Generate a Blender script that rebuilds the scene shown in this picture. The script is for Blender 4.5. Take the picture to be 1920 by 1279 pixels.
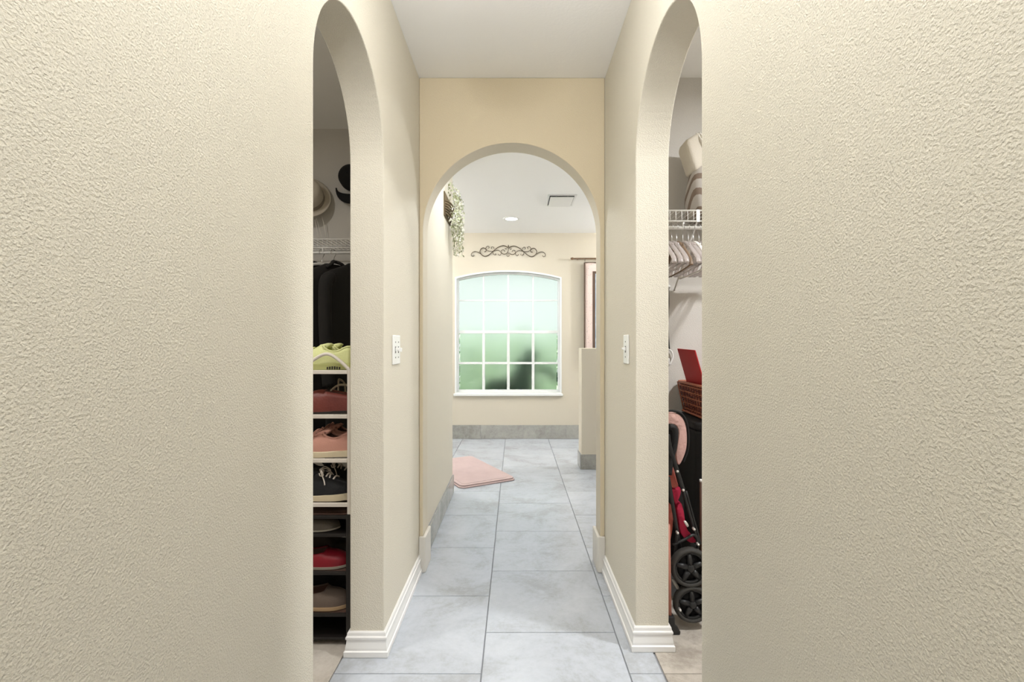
import bpy, bmesh, math, random
from mathutils import Vector, Matrix
random.seed(7)
PI = math.pi
for o in list(bpy.data.objects): bpy.data.objects.remove(o)
S = bpy.context.scene
COL = S.collection

# ------------------------------------------------------------ camera, world, sun, lights, exposure
F = 890.0; CX, CY = 966.0, 645.0; EYE = 1.12          # focal length in pixels, vanishing point, eye height
cam = bpy.data.cameras.new('camera'); camo = bpy.data.objects.new('camera', cam); COL.objects.link(camo)
camo.location = (0, 0, EYE); camo.rotation_euler = (PI/2, 0, 0)
cam.sensor_width = 36; cam.lens = F*36/1920
cam.shift_x = -(CX-960)/1920; cam.shift_y = (CY-639.5)/1920
cam.clip_start = 0.02; cam.clip_end = 200
S.camera = camo

W = bpy.data.worlds.new('world'); S.world = W; W.use_nodes = True
wn = W.node_tree.nodes; wl = W.node_tree.links
bg = wn['Background']
sky = wn.new('ShaderNodeTexSky'); sky.sky_type = 'NISHITA'; sky.sun_disc = False
sky.sun_elevation = math.radians(55); sky.sun_rotation = math.radians(200); sky.air_density = 1.2; sky.dust_density = 2
wl.new(sky.outputs[0], bg.inputs[0]); bg.inputs[1].default_value = 0.20

def add_light(name, kind, loc, power, color=(1, 1, 1), size=0.2, rot=(0, 0, 0), **kw):
    l = bpy.data.lights.new(name, kind); l.energy = power; l.color = color
    if kind == 'AREA':
        l.shape = kw.get('shape', 'DISK'); l.size = size
        if 'size_y' in kw: l.size_y = kw['size_y']
    elif kind == 'POINT': l.shadow_soft_size = size
    elif kind == 'SUN': l.angle = size
    o = bpy.data.objects.new(name, l); COL.objects.link(o); o.location = loc; o.rotation_euler = rot
    return o
add_light('sun', 'SUN', (0, -10, 20), 2.7, (1, .96, .88), math.radians(1), (math.radians(38), 0, math.radians(-18)))
# lamps: (x, y, watts, colour, diameter) - each one is the light of a ceiling fixture built further down
LAMPS = [(0.0, -1.9, 22, (.97, .98, 1.0), .45),         # unseen bedroom behind the camera, added as fill light
         (1.45, 1.25, 26, (.98, .99, 1.0), .16),           # right closet
         (-1.45, 1.10, 12, (1.0, .97, .92), .16)]           # left closet
CANS = [(-0.04, 4.96, 3), (-1.35, 4.5, 4), (1.45, 4.5, 4), (0.02, 2.95, 7.5)]        # recessed cans: first one visible, others unseen and added to brighten the room beyond
S.view_settings.view_transform = 'Standard'; S.view_settings.look = 'None'
S.view_settings.gamma = 1; S.view_settings.use_curve_mapping = False
S.view_settings.exposure = 0.51
# globe lamps at eye height: (x, y, z, watts): besides the hallway lamp, unseen fill added in bedroom, side walls and above camera
GLOBES = [(.25, -1.6, 1.62, 12), (2.28, 4.9, 1.95, 52), (-2.08, 4.6, 1.95, 56), (-.016, 1.27, 2.28, 5.4), (-.016, .36, 2.25, 13.5)]

# ------------------------------------------------------------ materials
def s2l(c): return tuple(((v/255)/12.92 if v/255 <= .04045 else ((v/255+.055)/1.055)**2.4) for v in c)
MATS = {}
def mat(name, rgb, rough=.6, metal=0, spec=.5, bump=None, var=None, trans=0, ior=1.45, emit=None, sheen=0, alpha=1):
    """rgb in 0..255 sRGB; bump=(scale, distance, detail); var=(scale, rgb2, amount)"""
    if name in MATS: return MATS[name]
    m = bpy.data.materials.new(name); m.use_nodes = True
    nt = m.node_tree; n = nt.nodes; l = nt.links; b = n['Principled BSDF']
    b.inputs['Base Color'].default_value = (*s2l(rgb), 1)
    b.inputs['Roughness'].default_value = rough; b.inputs['Metallic'].default_value = metal
    b.inputs['Specular IOR Level'].default_value = spec; b.inputs['IOR'].default_value = ior
    b.inputs['Transmission Weight'].default_value = trans
    if sheen: b.inputs['Sheen Weight'].default_value = sheen
    if emit:
        b.inputs['Emission Color'].default_value = (*emit[0], 1); b.inputs['Emission Strength'].default_value = emit[1]
    tc = n.new('ShaderNodeTexCoord')
    if var:
        no = n.new('ShaderNodeTexNoise'); no.inputs['Scale'].default_value = var[0]; no.inputs['Detail'].default_value = 5
        no.inputs['Roughness'].default_value = .65
        l.new(tc.outputs['Object'], no.inputs['Vector'])
        r = n.new('ShaderNodeValToRGB'); r.color_ramp.elements[0].position = .5-var[2]; r.color_ramp.elements[1].position = .5+var[2]
        r.color_ramp.elements[0].color = (*s2l(var[1]), 1); r.color_ramp.elements[1].color = (*s2l(rgb), 1)
        l.new(no.outputs['Fac'], r.inputs[0]); l.new(r.outputs[0], b.inputs['Base Color'])
    if bump:
        no = n.new('ShaderNodeTexNoise'); no.inputs['Scale'].default_value = bump[0]; no.inputs['Detail'].default_value = bump[2]
        no.inputs['Roughness'].default_value = .5
        l.new(tc.outputs['Object'], no.inputs['Vector'])
        bp = n.new('ShaderNodeBump'); bp.inputs['Distance'].default_value = bump[1]; bp.inputs['Strength'].default_value = 1
        l.new(no.outputs['Fac'], bp.inputs['Height']); l.new(bp.outputs[0], b.inputs['Normal'])
    MATS[name] = m; return m

def wall_paint(name, rgb, dist=.0022):
    """orange peel: fine droplets plus flattened blobs"""
    m = mat(name, rgb, .62, spec=.35)
    nt = m.node_tree; n = nt.nodes; l = nt.links; b = n['Principled BSDF']
    tc = n.new('ShaderNodeTexCoord')
    a = n.new('ShaderNodeTexNoise'); a.inputs['Scale'].default_value = 290; a.inputs['Detail'].default_value = 2.5
    v = n.new('ShaderNodeTexNoise'); v.inputs['Scale'].default_value = 140; v.inputs['Detail'].default_value = 3
    for t in (a, v): l.new(tc.outputs['Object'], t.inputs['Vector'])
    r = n.new('ShaderNodeMapRange'); r.inputs['From Min'].default_value = .38; r.inputs['From Max'].default_value = .72
    l.new(a.outputs['Fac'], r.inputs['Value'])
    mx = n.new('ShaderNodeMath'); mx.operation = 'MULTIPLY_ADD'; mx.inputs[1].default_value = .5
    l.new(v.outputs['Fac'], mx.inputs[0]); l.new(r.outputs[0], mx.inputs[2])
    bp = n.new('ShaderNodeBump'); bp.inputs['Distance'].default_value = dist; bp.inputs['Strength'].default_value = 1
    l.new(mx.outputs[0], bp.inputs['Height']); l.new(bp.outputs[0], b.inputs['Normal'])
    return m
PAINT = wall_paint('cream wall paint', (216, 210, 195), .00085)
PAINT_FAR = wall_paint('cream wall paint smooth', (212, 204, 187), .0004)
PAINT_END = wall_paint('warm cream wall paint', (218, 204, 176), .0004)  # same cream paint, yellow of light bouncing in the hallway mixed into the colour
PAINT_CLOSET = wall_paint('closet wall paint', (206, 202, 196), .0006)
CEIL = mat('ceiling paint', (246, 245, 243), .8, spec=.2, bump=(90, .0006, 3))
WHITE = mat('white gloss trim', (233, 232, 230), .35)
WHITE_FLAT = mat('white baseboard paint', (220, 216, 208), .45)
GROUT = mat('grout', (150, 152, 156), .9, bump=(400, .0005, 2))
SILLM = mat('white sill', (240, 242, 240), .3)

def tile_material(name, rgb, dark, light):
    m = mat(name, rgb, .26, spec=.5)
    nt = m.node_tree; n = nt.nodes; l = nt.links; b = n['Principled BSDF']
    tc = n.new('ShaderNodeTexCoord'); oi = n.new('ShaderNodeObjectInfo')
    ad = n.new('ShaderNodeVectorMath'); ad.operation = 'MULTIPLY_ADD'
    ad.inputs[1].default_value = (1, 1, 1)
    cmb = n.new('ShaderNodeCombineXYZ'); mu = n.new('ShaderNodeMath'); mu.operation = 'MULTIPLY'; mu.inputs[1].default_value = 37
    l.new(oi.outputs['Random'], mu.inputs[0]); l.new(mu.outputs[0], cmb.inputs[0]); l.new(mu.outputs[0], cmb.inputs[1])
    l.new(tc.outputs['Object'], ad.inputs[0]); l.new(cmb.outputs[0], ad.inputs[2])
    n1 = n.new('ShaderNodeTexNoise'); n1.inputs['Scale'].default_value = 3.2; n1.inputs['Detail'].default_value = 9; n1.inputs['Roughness'].default_value = .72
    n1.inputs['Distortion'].default_value = .4
    n2 = n.new('ShaderNodeTexNoise'); n2.inputs['Scale'].default_value = 38; n2.inputs['Detail'].default_value = 6; n2.inputs['Roughness'].default_value = .8
    l.new(ad.outputs[0], n1.inputs['Vector']); l.new(ad.outputs[0], n2.inputs['Vector'])
    r = n.new('ShaderNodeValToRGB'); e = r.color_ramp.elements
    e[0].position = .36; e[0].color = (*s2l(dark), 1); e[1].position = .66; e[1].color = (*s2l(light), 1)
    k = e.new(.5); k.color = (*s2l(rgb), 1)
    mm = n.new('ShaderNodeMath'); mm.operation = 'MULTIPLY_ADD'; mm.inputs[1].default_value = .35
    sb = n.new('ShaderNodeMath'); sb.operation = 'SUBTRACT'; sb.inputs[1].default_value = .175
    l.new(n2.outputs['Fac'], mm.inputs[0]); l.new(n1.outputs['Fac'], sb.inputs[0]); l.new(sb.outputs[0], mm.inputs[2])
    l.new(mm.outputs[0], r.inputs[0]); l.new(r.outputs[0], b.inputs['Base Color'])
    bp = n.new('ShaderNodeBump'); bp.inputs['Distance'].default_value = .0006; l.new(n1.outputs['Fac'], bp.inputs['Height']); l.new(bp.outputs[0], b.inputs['Normal'])
    return m
TILE = tile_material('grey porcelain tile', (184, 189, 197), (168, 171, 175), (193, 198, 206))
TILE_WARM = tile_material('closet porcelain tile', (190, 182, 172), (160, 152, 142), (206, 199, 190))  # same grey tile with warm closet light put into its colour
TILE_BASE = tile_material('grey base tile', (164, 163, 157), (140, 139, 133), (180, 179, 173))

# ------------------------------------------------------------ helpers
def P(px, py, Y):
    """point at depth Y seen at photograph pixel (px, py)"""
    return Vector(((px-CX)*Y/F, Y, EYE-(py-CY)*Y/F))
def bx(bm, x0, x1, y0, y1, z0, z1, mi=0):
    v = [bm.verts.new((x, y, z)) for x in (x0, x1) for y in (y0, y1) for z in (z0, z1)]
    for f in ((0, 1, 3, 2), (4, 6, 7, 5), (0, 4, 5, 1), (2, 3, 7, 6), (0, 2, 6, 4), (1, 5, 7, 3)):
        fc = bm.faces.new([v[i] for i in f]); fc.material_index = mi
def prism(bm, pts, ax, a, b, mi=0):
    """closed 2D outline extruded along axis ax from a to b"""
    def mk(p, t):
        return {'x': (t, p[0], p[1]), 'y': (p[0], t, p[1]), 'z': (p[0], p[1], t)}[ax]
    A = [bm.verts.new(mk(p, a)) for p in pts]; B = [bm.verts.new(mk(p, b)) for p in pts]
    fs = [bm.faces.new(A), bm.faces.new(B[::-1])]
    for i in range(len(pts)):
        j = (i+1) % len(pts); fs.append(bm.faces.new((A[i], B[i], B[j], A[j])))
    for f in fs: f.material_index = mi
def smooth_path(pts, n=6, closed=False):
    pts = [Vector(p) for p in pts]; out = []; N = len(pts)
    for i in range(N if closed else N-1):
        g = (lambda k: pts[k % N]) if closed else (lambda k: pts[min(max(k, 0), N-1)])
        p0, p1, p2, p3 = g(i-1), g(i), g(i+1), g(i+2)
        for k in range(n):
            t = k/n
            out.append(.5*((2*p1)+(-p0+p2)*t+(2*p0-5*p1+4*p2-p3)*t*t+(-p0+3*p1-3*p2+p3)*t**3))
    if not closed: out.append(pts[-1])
    return out
def tube(bm, pts, r, seg=8, closed=False, mi=0, flat=1.0):
    pts = [Vector(p) for p in pts]; N = len(pts); rings = []
    up = None
    for i, p in enumerate(pts):
        if closed: d = pts[(i+1) % N]-pts[i-1]
        else: d = pts[min(i+1, N-1)]-pts[max(i-1, 0)]
        if d.length < 1e-9: d = Vector((0, 0, 1))
        d.normalize()
        if up is None:
            up = Vector((0, 0, 1)) if abs(d.z) < .9 else Vector((1, 0, 0))
        s = d.cross(up)
        if s.length < 1e-6: s = d.cross(Vector((0, 1, 0)))
        s.normalize(); u = s.cross(d).normalized(); up = u
        rr = r[i] if isinstance(r, (list, tuple)) else r
        rings.append([bm.verts.new(p+s*(rr*math.cos(2*PI*k/seg))+u*(rr*flat*math.sin(2*PI*k/seg))) for k in range(seg)])
    for i in range(N if closed else N-1):
        a, b = rings[i], rings[(i+1) % N]
        for k in range(seg):
            f = bm.faces.new((a[k], a[(k+1) % seg], b[(k+1) % seg], b[k])); f.material_index = mi; f.smooth = True
    if not closed:
        for rg in (rings[0][::-1], rings[-1]):
            f = bm.faces.new(rg); f.material_index = mi
def lathe(bm, prof, c=(0, 0, 0), axis='z', seg=32, mi=0, sm=True, cap=True):
    c = Vector(c); rings = []
    for r, h in prof:
        ring = []
        for k in range(seg):
            a = 2*PI*k/seg; x, y = r*math.cos(a), r*math.sin(a)
            v = {'z': (x, y, h), 'y': (x, h, y), 'x': (h, x, y)}[axis]
            ring.append(bm.verts.new(c+Vector(v)))
        rings.append(ring)
    for a, b in zip(rings, rings[1:]):
        for k in range(seg):
            f = bm.faces.new((a[k], a[(k+1) % seg], b[(k+1) % seg], b[k])); f.material_index = mi; f.smooth = sm
    for rg in ((rings[0], rings[-1]) if cap else ()):
        if (rg[0].co-rg[seg//2].co).length > 1e-5: f = bm.faces.new(rg); f.material_index = mi
def obj(name, bm, m, parent=None, bevel=0, seg=2, subd=0, world=False, smooth=False):
    bmesh.ops.recalc_face_normals(bm, faces=bm.faces)
    if smooth:
        for f in bm.faces: f.smooth = True
    me = bpy.data.meshes.new(name); bm.to_mesh(me); bm.free()
    for mm in (m if isinstance(m, (list, tuple)) else [m]): me.materials.append(mm)
    o = bpy.data.objects.new(name, me); COL.objects.link(o)
    if parent is not None:
        o.parent = parent
        if world:
            p = parent
            while p.parent: p = p.parent
            me.transform(p.matrix_basis.inverted())
    if bevel:
        b = o.modifiers.new('bevel', 'BEVEL'); b.width = bevel; b.segments = seg; b.limit_method = 'ANGLE'; b.angle_limit = math.radians(40)
    if subd:
        s = o.modifiers.new('subdivision', 'SUBSURF'); s.levels = subd; s.render_levels = subd
    return o
def one(fn, *a, **k):
    bm = bmesh.new(); fn(bm, *a, **k); return bm
def tag(o, label, cat, group=None):
    o['label'] = label; o['category'] = cat
    if group: o['group'] = group
    return o
def struct(o): o['kind'] = 'structure'; return o
def stuff(o): o['kind'] = 'stuff'; return o
def thing(name, label, cat, loc=(0, 0, 0), rz=0, group=None):
    o = bpy.data.objects.new(name, None); COL.objects.link(o); o.empty_display_size = .05
    o.location = loc; o.rotation_euler = (0, 0, rz)
    o.matrix_basis = Matrix.Translation(Vector(loc)) @ Matrix.Rotation(rz, 4, 'Z')
    return tag(o, label, cat, group)
def dup(root, loc=None, rz=None, label=None, rot=None):
    r = root.copy(); COL.objects.link(r)
    if loc is not None: r.location = loc
    if rz is not None: r.rotation_euler = (0, 0, rz)
    if rot is not None: r.rotation_euler = rot
    if label: r['label'] = label
    for ch in list(root.children):
        c = ch.copy(); COL.objects.link(c); c.parent = r
        for g in ch.children:
            d = g.copy(); COL.objects.link(d); d.parent = c
    return r

# ------------------------------------------------------------ the room shell
H = 2.43                       # ceiling
XL, XR, T = -.4722, .4408, .122  # hallway wall faces, wall thickness
E = 2.335                      # end wall of the hallway
BK = -.10                      # hallway walls start (bedroom behind the camera)
LEND = 3.58                    # outside corner of the left wall in the room beyond
CLB = 2.89                     # back wall of the left closet
FAR = 5.605

def arch_outline(a0, a1, z1, o0, o1, zs, n=40):
    """wall outline (a, z) with an arched opening that reaches the floor"""
    c, r = (o0+o1)/2, (o1-o0)/2
    pts = [(a0, 0), (a0, z1), (a1, z1), (a1, 0), (o1, 0)]
    for k in range(n+1):
        t = PI*k/n; pts.append((c+r*math.cos(t), zs+r*math.sin(t)))
    pts.append((o0, 0)); return pts
LJ = (1.112, 1.708); RJ = (1.124, 1.739)
struct(obj('wall_left', one(prism, arch_outline(BK, LEND, H, LJ[0], LJ[1], 1.775), 'x', XL-T, XL), PAINT, bevel=.004, seg=3))
struct(obj('wall_right', one(prism, arch_outline(BK, E, H, RJ[0], RJ[1], 1.785), 'x', XR, XR+T), PAINT, bevel=.004, seg=3))
OL, OR = -.4539, .4179
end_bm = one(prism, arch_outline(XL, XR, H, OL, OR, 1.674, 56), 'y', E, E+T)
for f in end_bm.faces:      # the reveal and the far side carry the room's cream paint without that bounce tint
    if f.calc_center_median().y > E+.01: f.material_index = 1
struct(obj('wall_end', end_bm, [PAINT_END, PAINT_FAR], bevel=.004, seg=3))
bm = bmesh.new(); bx(bm, XR, 2.52, E, E+T, 0, H); struct(obj('wall_closet_right_back', bm, PAINT_CLOSET))
bm = bmesh.new(); bx(bm, -2.32, XL-T, CLB, CLB+T, 0, H); struct(obj('wall_closet_left_back', bm, PAINT_CLOSET))
bm = bmesh.new(); bx(bm, -2.32, XL-T, BK, BK+T, 0, H); struct(obj('wall_closet_left_front', bm, PAINT_CLOSET))
bm = bmesh.new(); bx(bm, XR+T, 2.52, BK, BK+T, 0, H); struct(obj('wall_closet_right_front', bm, PAINT_CLOSET))
bm = bmesh.new(); bx(bm, -2.32, -2.2, -4.12, FAR+.15, 0, H); struct(obj('wall_outer_left', bm, PAINT_FAR))
bm = bmesh.new(); bx(bm, 2.4, 2.52, -4.12, FAR+.15, 0, H); struct(obj('wall_outer_right', bm, PAINT_FAR))
bm = bmesh.new(); bx(bm, -2.2, 2.4, -4.12, -4, 0, H); struct(obj('wall_bedroom_back', bm, PAINT_FAR))
bm = bmesh.new(); bx(bm, -2.32, 2.52, -4.12, FAR+.15, H, H+.12); struct(obj('ceiling', bm, CEIL))
# far wall with the arched window hole
WX0, WX1, WZ0, WZS, WZT = -.712, .548, .530, 1.907, 1.989
RISE = WZT-WZS; WR = ((WX1-WX0)**2/4+RISE**2)/(2*RISE); WC = (WX0+WX1)/2
def arcz(x, off=0): return WZT-WR+math.sqrt(max((WR-off)**2-(x-WC)**2, 0))
bm = bmesh.new()
bx(bm, -2.2, WX0, FAR, FAR+.15, 0, H); bx(bm, WX1, 2.4, FAR, FAR+.15, 0, H); bx(bm, WX0, WX1, FAR, FAR+.15, 0, WZ0)
prism(bm, [(WX0, H), (WX0, arcz(WX0))]+[(WX0+(WX1-WX0)*k/32, arcz(WX0+(WX1-WX0)*k/32)) for k in range(1, 32)]+[(WX1, arcz(WX1)), (WX1, H)], 'y', FAR, FAR+.15)
struct(obj('wall_far', bm, PAINT_FAR))
# pony wall
bm = bmesh.new(); bx(bm, .591, 1.55, 4.24, 4.42, 0, 1.082)
struct(obj('wall_half_height', bm, PAINT_FAR, bevel=.006, seg=3))

# floor: slab + every tile on its own
bm = bmesh.new(); bx(bm, -2.32, 2.52, -4.12, FAR+.15, -.12, -.006)
floor = struct(obj('floor', bm, GROUT))
PX_, PY_ = .503, .4975; G = .0035
def tile_mesh(w, d, m):
    bm = bmesh.new(); bx(bm, -w/2, w/2, -d/2, d/2, -.009, 0)
    bmesh.ops.bevel(bm, geom=[e for e in bm.edges if all(v.co.z > -.001 for v in e.verts)], offset=.0012, segments=1, affect='EDGES')
    bmesh.ops.recalc_face_normals(bm, faces=bm.faces)
    me = bpy.data.meshes.new('tile'); bm.to_mesh(me); bm.free(); me.materials.append(m); return me
tm_g, tm_w = tile_mesh(PX_-G, PY_-G, TILE), tile_mesh(PX_-G, PY_-G, TILE_WARM)
part_mesh = {}
for i in range(-4, 5):
    x0 = -.115+PX_*i; x1 = x0+PX_
    cx0, cx1 = max(x0, -2.2), min(x1, 2.4)
    if cx1-cx0 < .03: continue
    y = (1.844 if i % 2 == 0 else 1.613)-PY_*5
    while y < FAR:
        y1 = y+PY_
        a, b = max(y, -.62), min(y1, FAR)
        spans = [(cx0, cx1)] if not (i == 1 and b < 2.4) else [(cx0, .502), (.5055, cx1)]  # tile split under the wall so the painted warm light stops there
        for (cx0_, cx1_) in (spans if b-a > .03 else []):
            warm = (i == 1 and cx0_ > .45) or (i <= -2 and y < 2.6) or (i >= 2 and y < 2.1)  # closet tiles take the copy with warm light in its colour
            m = TILE_WARM if warm else TILE
            w, d = round(cx1_-cx0_-G, 3), round(b-a-G, 3)
            key = (w, d, warm)
            if key not in part_mesh: part_mesh[key] = tile_mesh(w, d, m)
            t = bpy.data.objects.new('tile', part_mesh[key]); COL.objects.link(t); t.parent = floor
            t.location = ((cx0_+cx1_)/2, (a+b)/2, random.uniform(-.0006, .0002))
        y = y1
bm = bmesh.new(); bx(bm, -2.2, 2.4, -4, -.64, -.006, 0); struct(obj('floor_bedroom', bm, TILE_WARM))

# moulded baseboards
PROF = [(0, .088), (.005, .088), (.0075, .084), (.0085, .074), (.0125, .070), (.0125, .063), (.0095, .060), (.0105, .050), (.0135, .032), (.0135, .024), (.018, .021), (.018, .004), (.0165, 0), (0, 0)]
def sweep(bm, path, prof, side=1):
    """prof (out, z) swept along plan path; side=+1: out is to the left of the travel direction"""
    N = len(path); rings = []
    pv = [Vector((p[0], p[1])) for p in path]
    for i in range(N):
        ns = []
        if i > 0: d = (pv[i]-pv[i-1]).normalized(); ns.append(Vector((-d.y, d.x))*side)
        if i < N-1: d = (pv[i+1]-pv[i]).normalized(); ns.append(Vector((-d.y, d.x))*side)
        n = ns[0] if len(ns) == 1 else (ns[0]+ns[1])/(1+ns[0].dot(ns[1]))
        rings.append([bm.verts.new((pv[i].x+n.x*o, pv[i].y+n.y*o, z)) for o, z in prof])
    for a, b in zip(rings, rings[1:]):
        for k in range(len(prof)-1): bm.faces.new((a[k], a[k+1], b[k+1], b[k]))
    bm.faces.new(rings[0]); bm.faces.new(rings[-1][::-1])
def base(name, path, side):
    bm = bmesh.new(); sweep(bm, path, PROF, side); struct(obj(name, bm, WHITE))
base('baseboard_left', [(XL-T, LJ[1]+.06), (XL-T, LJ[1]), (XL, LJ[1]), (XL, E-.016)], -1)
base('baseboard_right', [(XR+T, RJ[1]+.06), (XR+T, RJ[1]), (XR, RJ[1]), (XR, E-.016)], 1)
base('baseboard_left_near', [(XL, BK), (XL, LJ[0]), (XL-T, LJ[0])], -1)
base('baseboard_right_near', [(XR, BK), (XR, RJ[0]), (XR+T, RJ[0])], 1)
base('baseboard_closet_right', [(XR+T, E), (2.38, E)], -1)
base('baseboard_closet_left', [(XL-T, CLB), (-2.18, CLB)], 1)
# tall flat white bases that wrap the feet of the end arch
def foot(name, x0, x1, r, sgn):
    # x0 = hallway wall face, x1 = opening edge
    o = x1+sgn*.0155; y0, y1 = E-.0155, E+T+.012
    pts = [(x0, E), (x0, y0)]
    for k in range(7):
        a = k/6*PI/2
        pts.append((o-sgn*r+sgn*r*math.sin(a), y0+r-r*math.cos(a)))
    pts += [(o, y1), (x1, y1), (x1, E)]
    bm = bmesh.new(); prism(bm, pts, 'z', 0, .176)
    struct(obj(name, bm, WHITE_FLAT, bevel=.005, seg=3))
foot('trim_1', XL, OL, .010, 1); foot('trim_2', XR, OR, .010, -1)
# grey tile bases: mortar strip with a child per tile
def tilebase(name, axis, a0, a1, face, out, h, step, off=0):
    """axis 'x' runs along x with its face at y=face, out = signed thickness"""
    bm = bmesh.new(); m = out*.7
    lo, hi = sorted((face, face+m))
    if axis == 'x': bx(bm, a0, a1, lo, hi, 0, h-.001)
    else: bx(bm, lo, hi, a0, a1, 0, h-.001)
    b = struct(obj(name, bm, GROUT))
    a = a0-off
    while a < a1-.01:
        s, e = max(a, a0), min(a+step, a1)
        if e-s > .02:
            bm = bmesh.new(); lo, hi = sorted((face+out*.5, face+out))
            if axis == 'x': bx(bm, s+.001, e-.001, lo, hi, .002, h)
            else: bx(bm, lo, hi, s+.001, e-.001, .002, h)
            obj('base_tile', bm, TILE_BASE, b, bevel=.0012, seg=1)
        a += step
tilebase('baseboard_far', 'x', -2.2, 2.4, FAR, -.011, .163, .503, .22)
tilebase('baseboard_left_beyond', 'y', E+T+.013, LEND+.0, XL, .011, .135, .503, .3)
tilebase('baseboard_half_wall', 'x', .580, 1.55, 4.24, -.011, .133, .503, 0)
tilebase('baseboard_half_wall_side', 'y', 4.24, 4.42, .591, -.011, .133, .503, 0)

# ------------------------------------------------------------ window
GLASS_UP = mat('textured clear glass', (246, 250, 248), .22, trans=1, ior=1.25, spec=.2)
GLASS_LOW = mat('obscure glass', (240, 250, 241), .30, trans=1, ior=1.30, spec=.2)
WFRAME = mat('white window vinyl', (238, 240, 238), .35)
def arch_ring(bm, x0, x1, z0, off_o, off_i, y0, y1, n=32):
    """frame ring following the arched outline, from offset off_o to off_i inwards"""
    def outline(o):
        xs = [x0+o+(x1-x0-2*o)*k/n for k in range(n+1)]
        return [(x0+o, z0+o)]+[(x, arcz(x, o)) for x in xs]+[(x1-o, z0+o)]
    A, B = outline(off_o), outline(off_i)
    for i in range(len(A)):
        j = (i+1) % len(A)
        v = [bm.verts.new((p[0], y, p[1])) for y in (y0, y1) for p in (A[i], A[j], B[j], B[i])]
        for f in ((0, 1, 2, 3), (7, 6, 5, 4), (0, 4, 5, 1), (3, 2, 6, 7)): bm.faces.new([v[q] for q in f])
bm = bmesh.new(); arch_ring(bm, WX0, WX1, WZ0, 0.0, .018, FAR-.006, FAR+.10)
win = struct(obj('window_1', bm, WFRAME))
bm = bmesh.new(); arch_ring(bm, WX0, WX1, WZ0, .019, .040, FAR+.055, FAR+.095); obj('window_frame', bm, WFRAME, win)
ZM = 1.12+(645-623)*5.66/F                      # meeting rail height
xi0, xi1 = WX0+.040, WX1-.040; zi0 = WZ0+.040
bm = bmesh.new(); bx(bm, xi0, xi1, FAR+.050, FAR+.085, ZM-.016, ZM+.020); obj('meeting_rail', bm, WFRAME, win, bevel=.003)
bm = bmesh.new(); bx(bm, xi0, xi1, FAR+.040, FAR+.070, zi0-.022, zi0+.006); obj('bottom_rail', bm, WFRAME, win, bevel=.003)
cols = [xi0+(xi1-xi0)*k/4 for k in range(5)]
zu = ZM+.020; zum = EYE-(563.5-645)*5.67/F; zlm = EYE-(681-645)*5.66/F; zl1 = ZM-.016
for k in (1, 2, 3):
    x = cols[k]
    bm = bmesh.new(); bx(bm, x-.010, x+.010, FAR+.062, FAR+.082, zu, arcz(x, .041)); obj('muntin', bm, WFRAME, win, bevel=.003)
    bm = bmesh.new(); bx(bm, x-.016, x+.016, FAR+.050, FAR+.072, zi0, zl1); obj('muntin', bm, WFRAME, win, bevel=.003)
bm = bmesh.new(); bx(bm, xi0, xi1, FAR+.063, FAR+.081, zum-.009, zum+.009); obj('muntin', bm, WFRAME, win, bevel=.003)
bm = bmesh.new(); bx(bm, xi0, xi1, FAR+.051, FAR+.071, zlm-.013, zlm+.013); obj('muntin', bm, WFRAME, win, bevel=.003)
for c in range(4):
    a, b = cols[c]+.009, cols[c+1]-.009
    top = [(a+(b-a)*k/8, arcz(a+(b-a)*k/8, .042)) for k in range(9)][::-1]
    obj('pane', one(prism, [(a, zum+.008), (b, zum+.008)]+top, 'y', FAR+.070, FAR+.074), GLASS_UP, win)
    bm = bmesh.new(); bx(bm, a, b, FAR+.070, FAR+.074, zu-.001, zum-.008); obj('pane', bm, GLASS_UP, win)
    a, b = cols[c]+.014, cols[c+1]-.014
    bm = bmesh.new(); bx(bm, a, b, FAR+.059, FAR+.063, zlm+.011, zl1+.001); obj('pane', bm, GLASS_LOW, win)
    bm = bmesh.new(); bx(bm, a, b, FAR+.059, FAR+.063, zi0, zlm-.011); obj('pane', bm, GLASS_LOW, win)
bm = bmesh.new(); bx(bm, WX0-.014, WX1+.014, FAR-.028, FAR+.05, WZ0-.022, WZ0+.004); obj('window_sill', bm, SILLM, win, bevel=.004)

# ------------------------------------------------------------ outside the window
LAWN = mat('lawn', (120, 160, 90), .9, var=(3, (90, 130, 66), .15))
bm = bmesh.new(); bx(bm, -20, 20, FAR+.16, 26, -.25, -.15); o = struct(obj('ground_outside', bm, LAWN))
SIDING = mat('pale siding', (200, 206, 202), .7)
bm = bmesh.new()
bx(bm, -7, 7, 12.0, 12.2, -.15, 3.4)
nb = tag(obj('neighbour_house', bm, SIDING), 'pale clapboard house wall seen blurred through the upper window panes', 'house')
bm = bmesh.new()
for k in range(28):
    z = -.1+k*.125
    prism(bm, [(11.995, z), (11.965, z), (11.985, z+.125), (11.995, z+.125)], 'x', -7, 7)
stuff(obj('clapboard', bm, SIDING, nb))
bm = bmesh.new(); bx(bm, -7.3, 7.3, 11.6, 12.4, 3.4, 3.55); obj('eave', bm, WHITE, nb)
def leaves(bm, c, r, n, s, seed):
    rnd = random.Random(seed)
    for _ in range(n):
        d = Vector((rnd.gauss(0, 1), rnd.gauss(0, 1), rnd.gauss(0, 1))).normalized()
        q = rnd.uniform(.55, 1.05)
        p = Vector(c)+Vector((d.x*r[0]*q, d.y*r[1]*q, d.z*r[2]*q))
        M = Matrix.Rotation(rnd.uniform(0, 6.3), 3, 'Z') @ Matrix.Rotation(rnd.uniform(-1.2, 1.2), 3, 'X')
        ss = s*rnd.uniform(.6, 1.3)
        bm.faces.new([bm.verts.new(p+M @ Vector(v)*ss) for v in ((0, -1, 0), (.42, 0, .12), (0, 1, 0), (-.42, 0, .12))])
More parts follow.
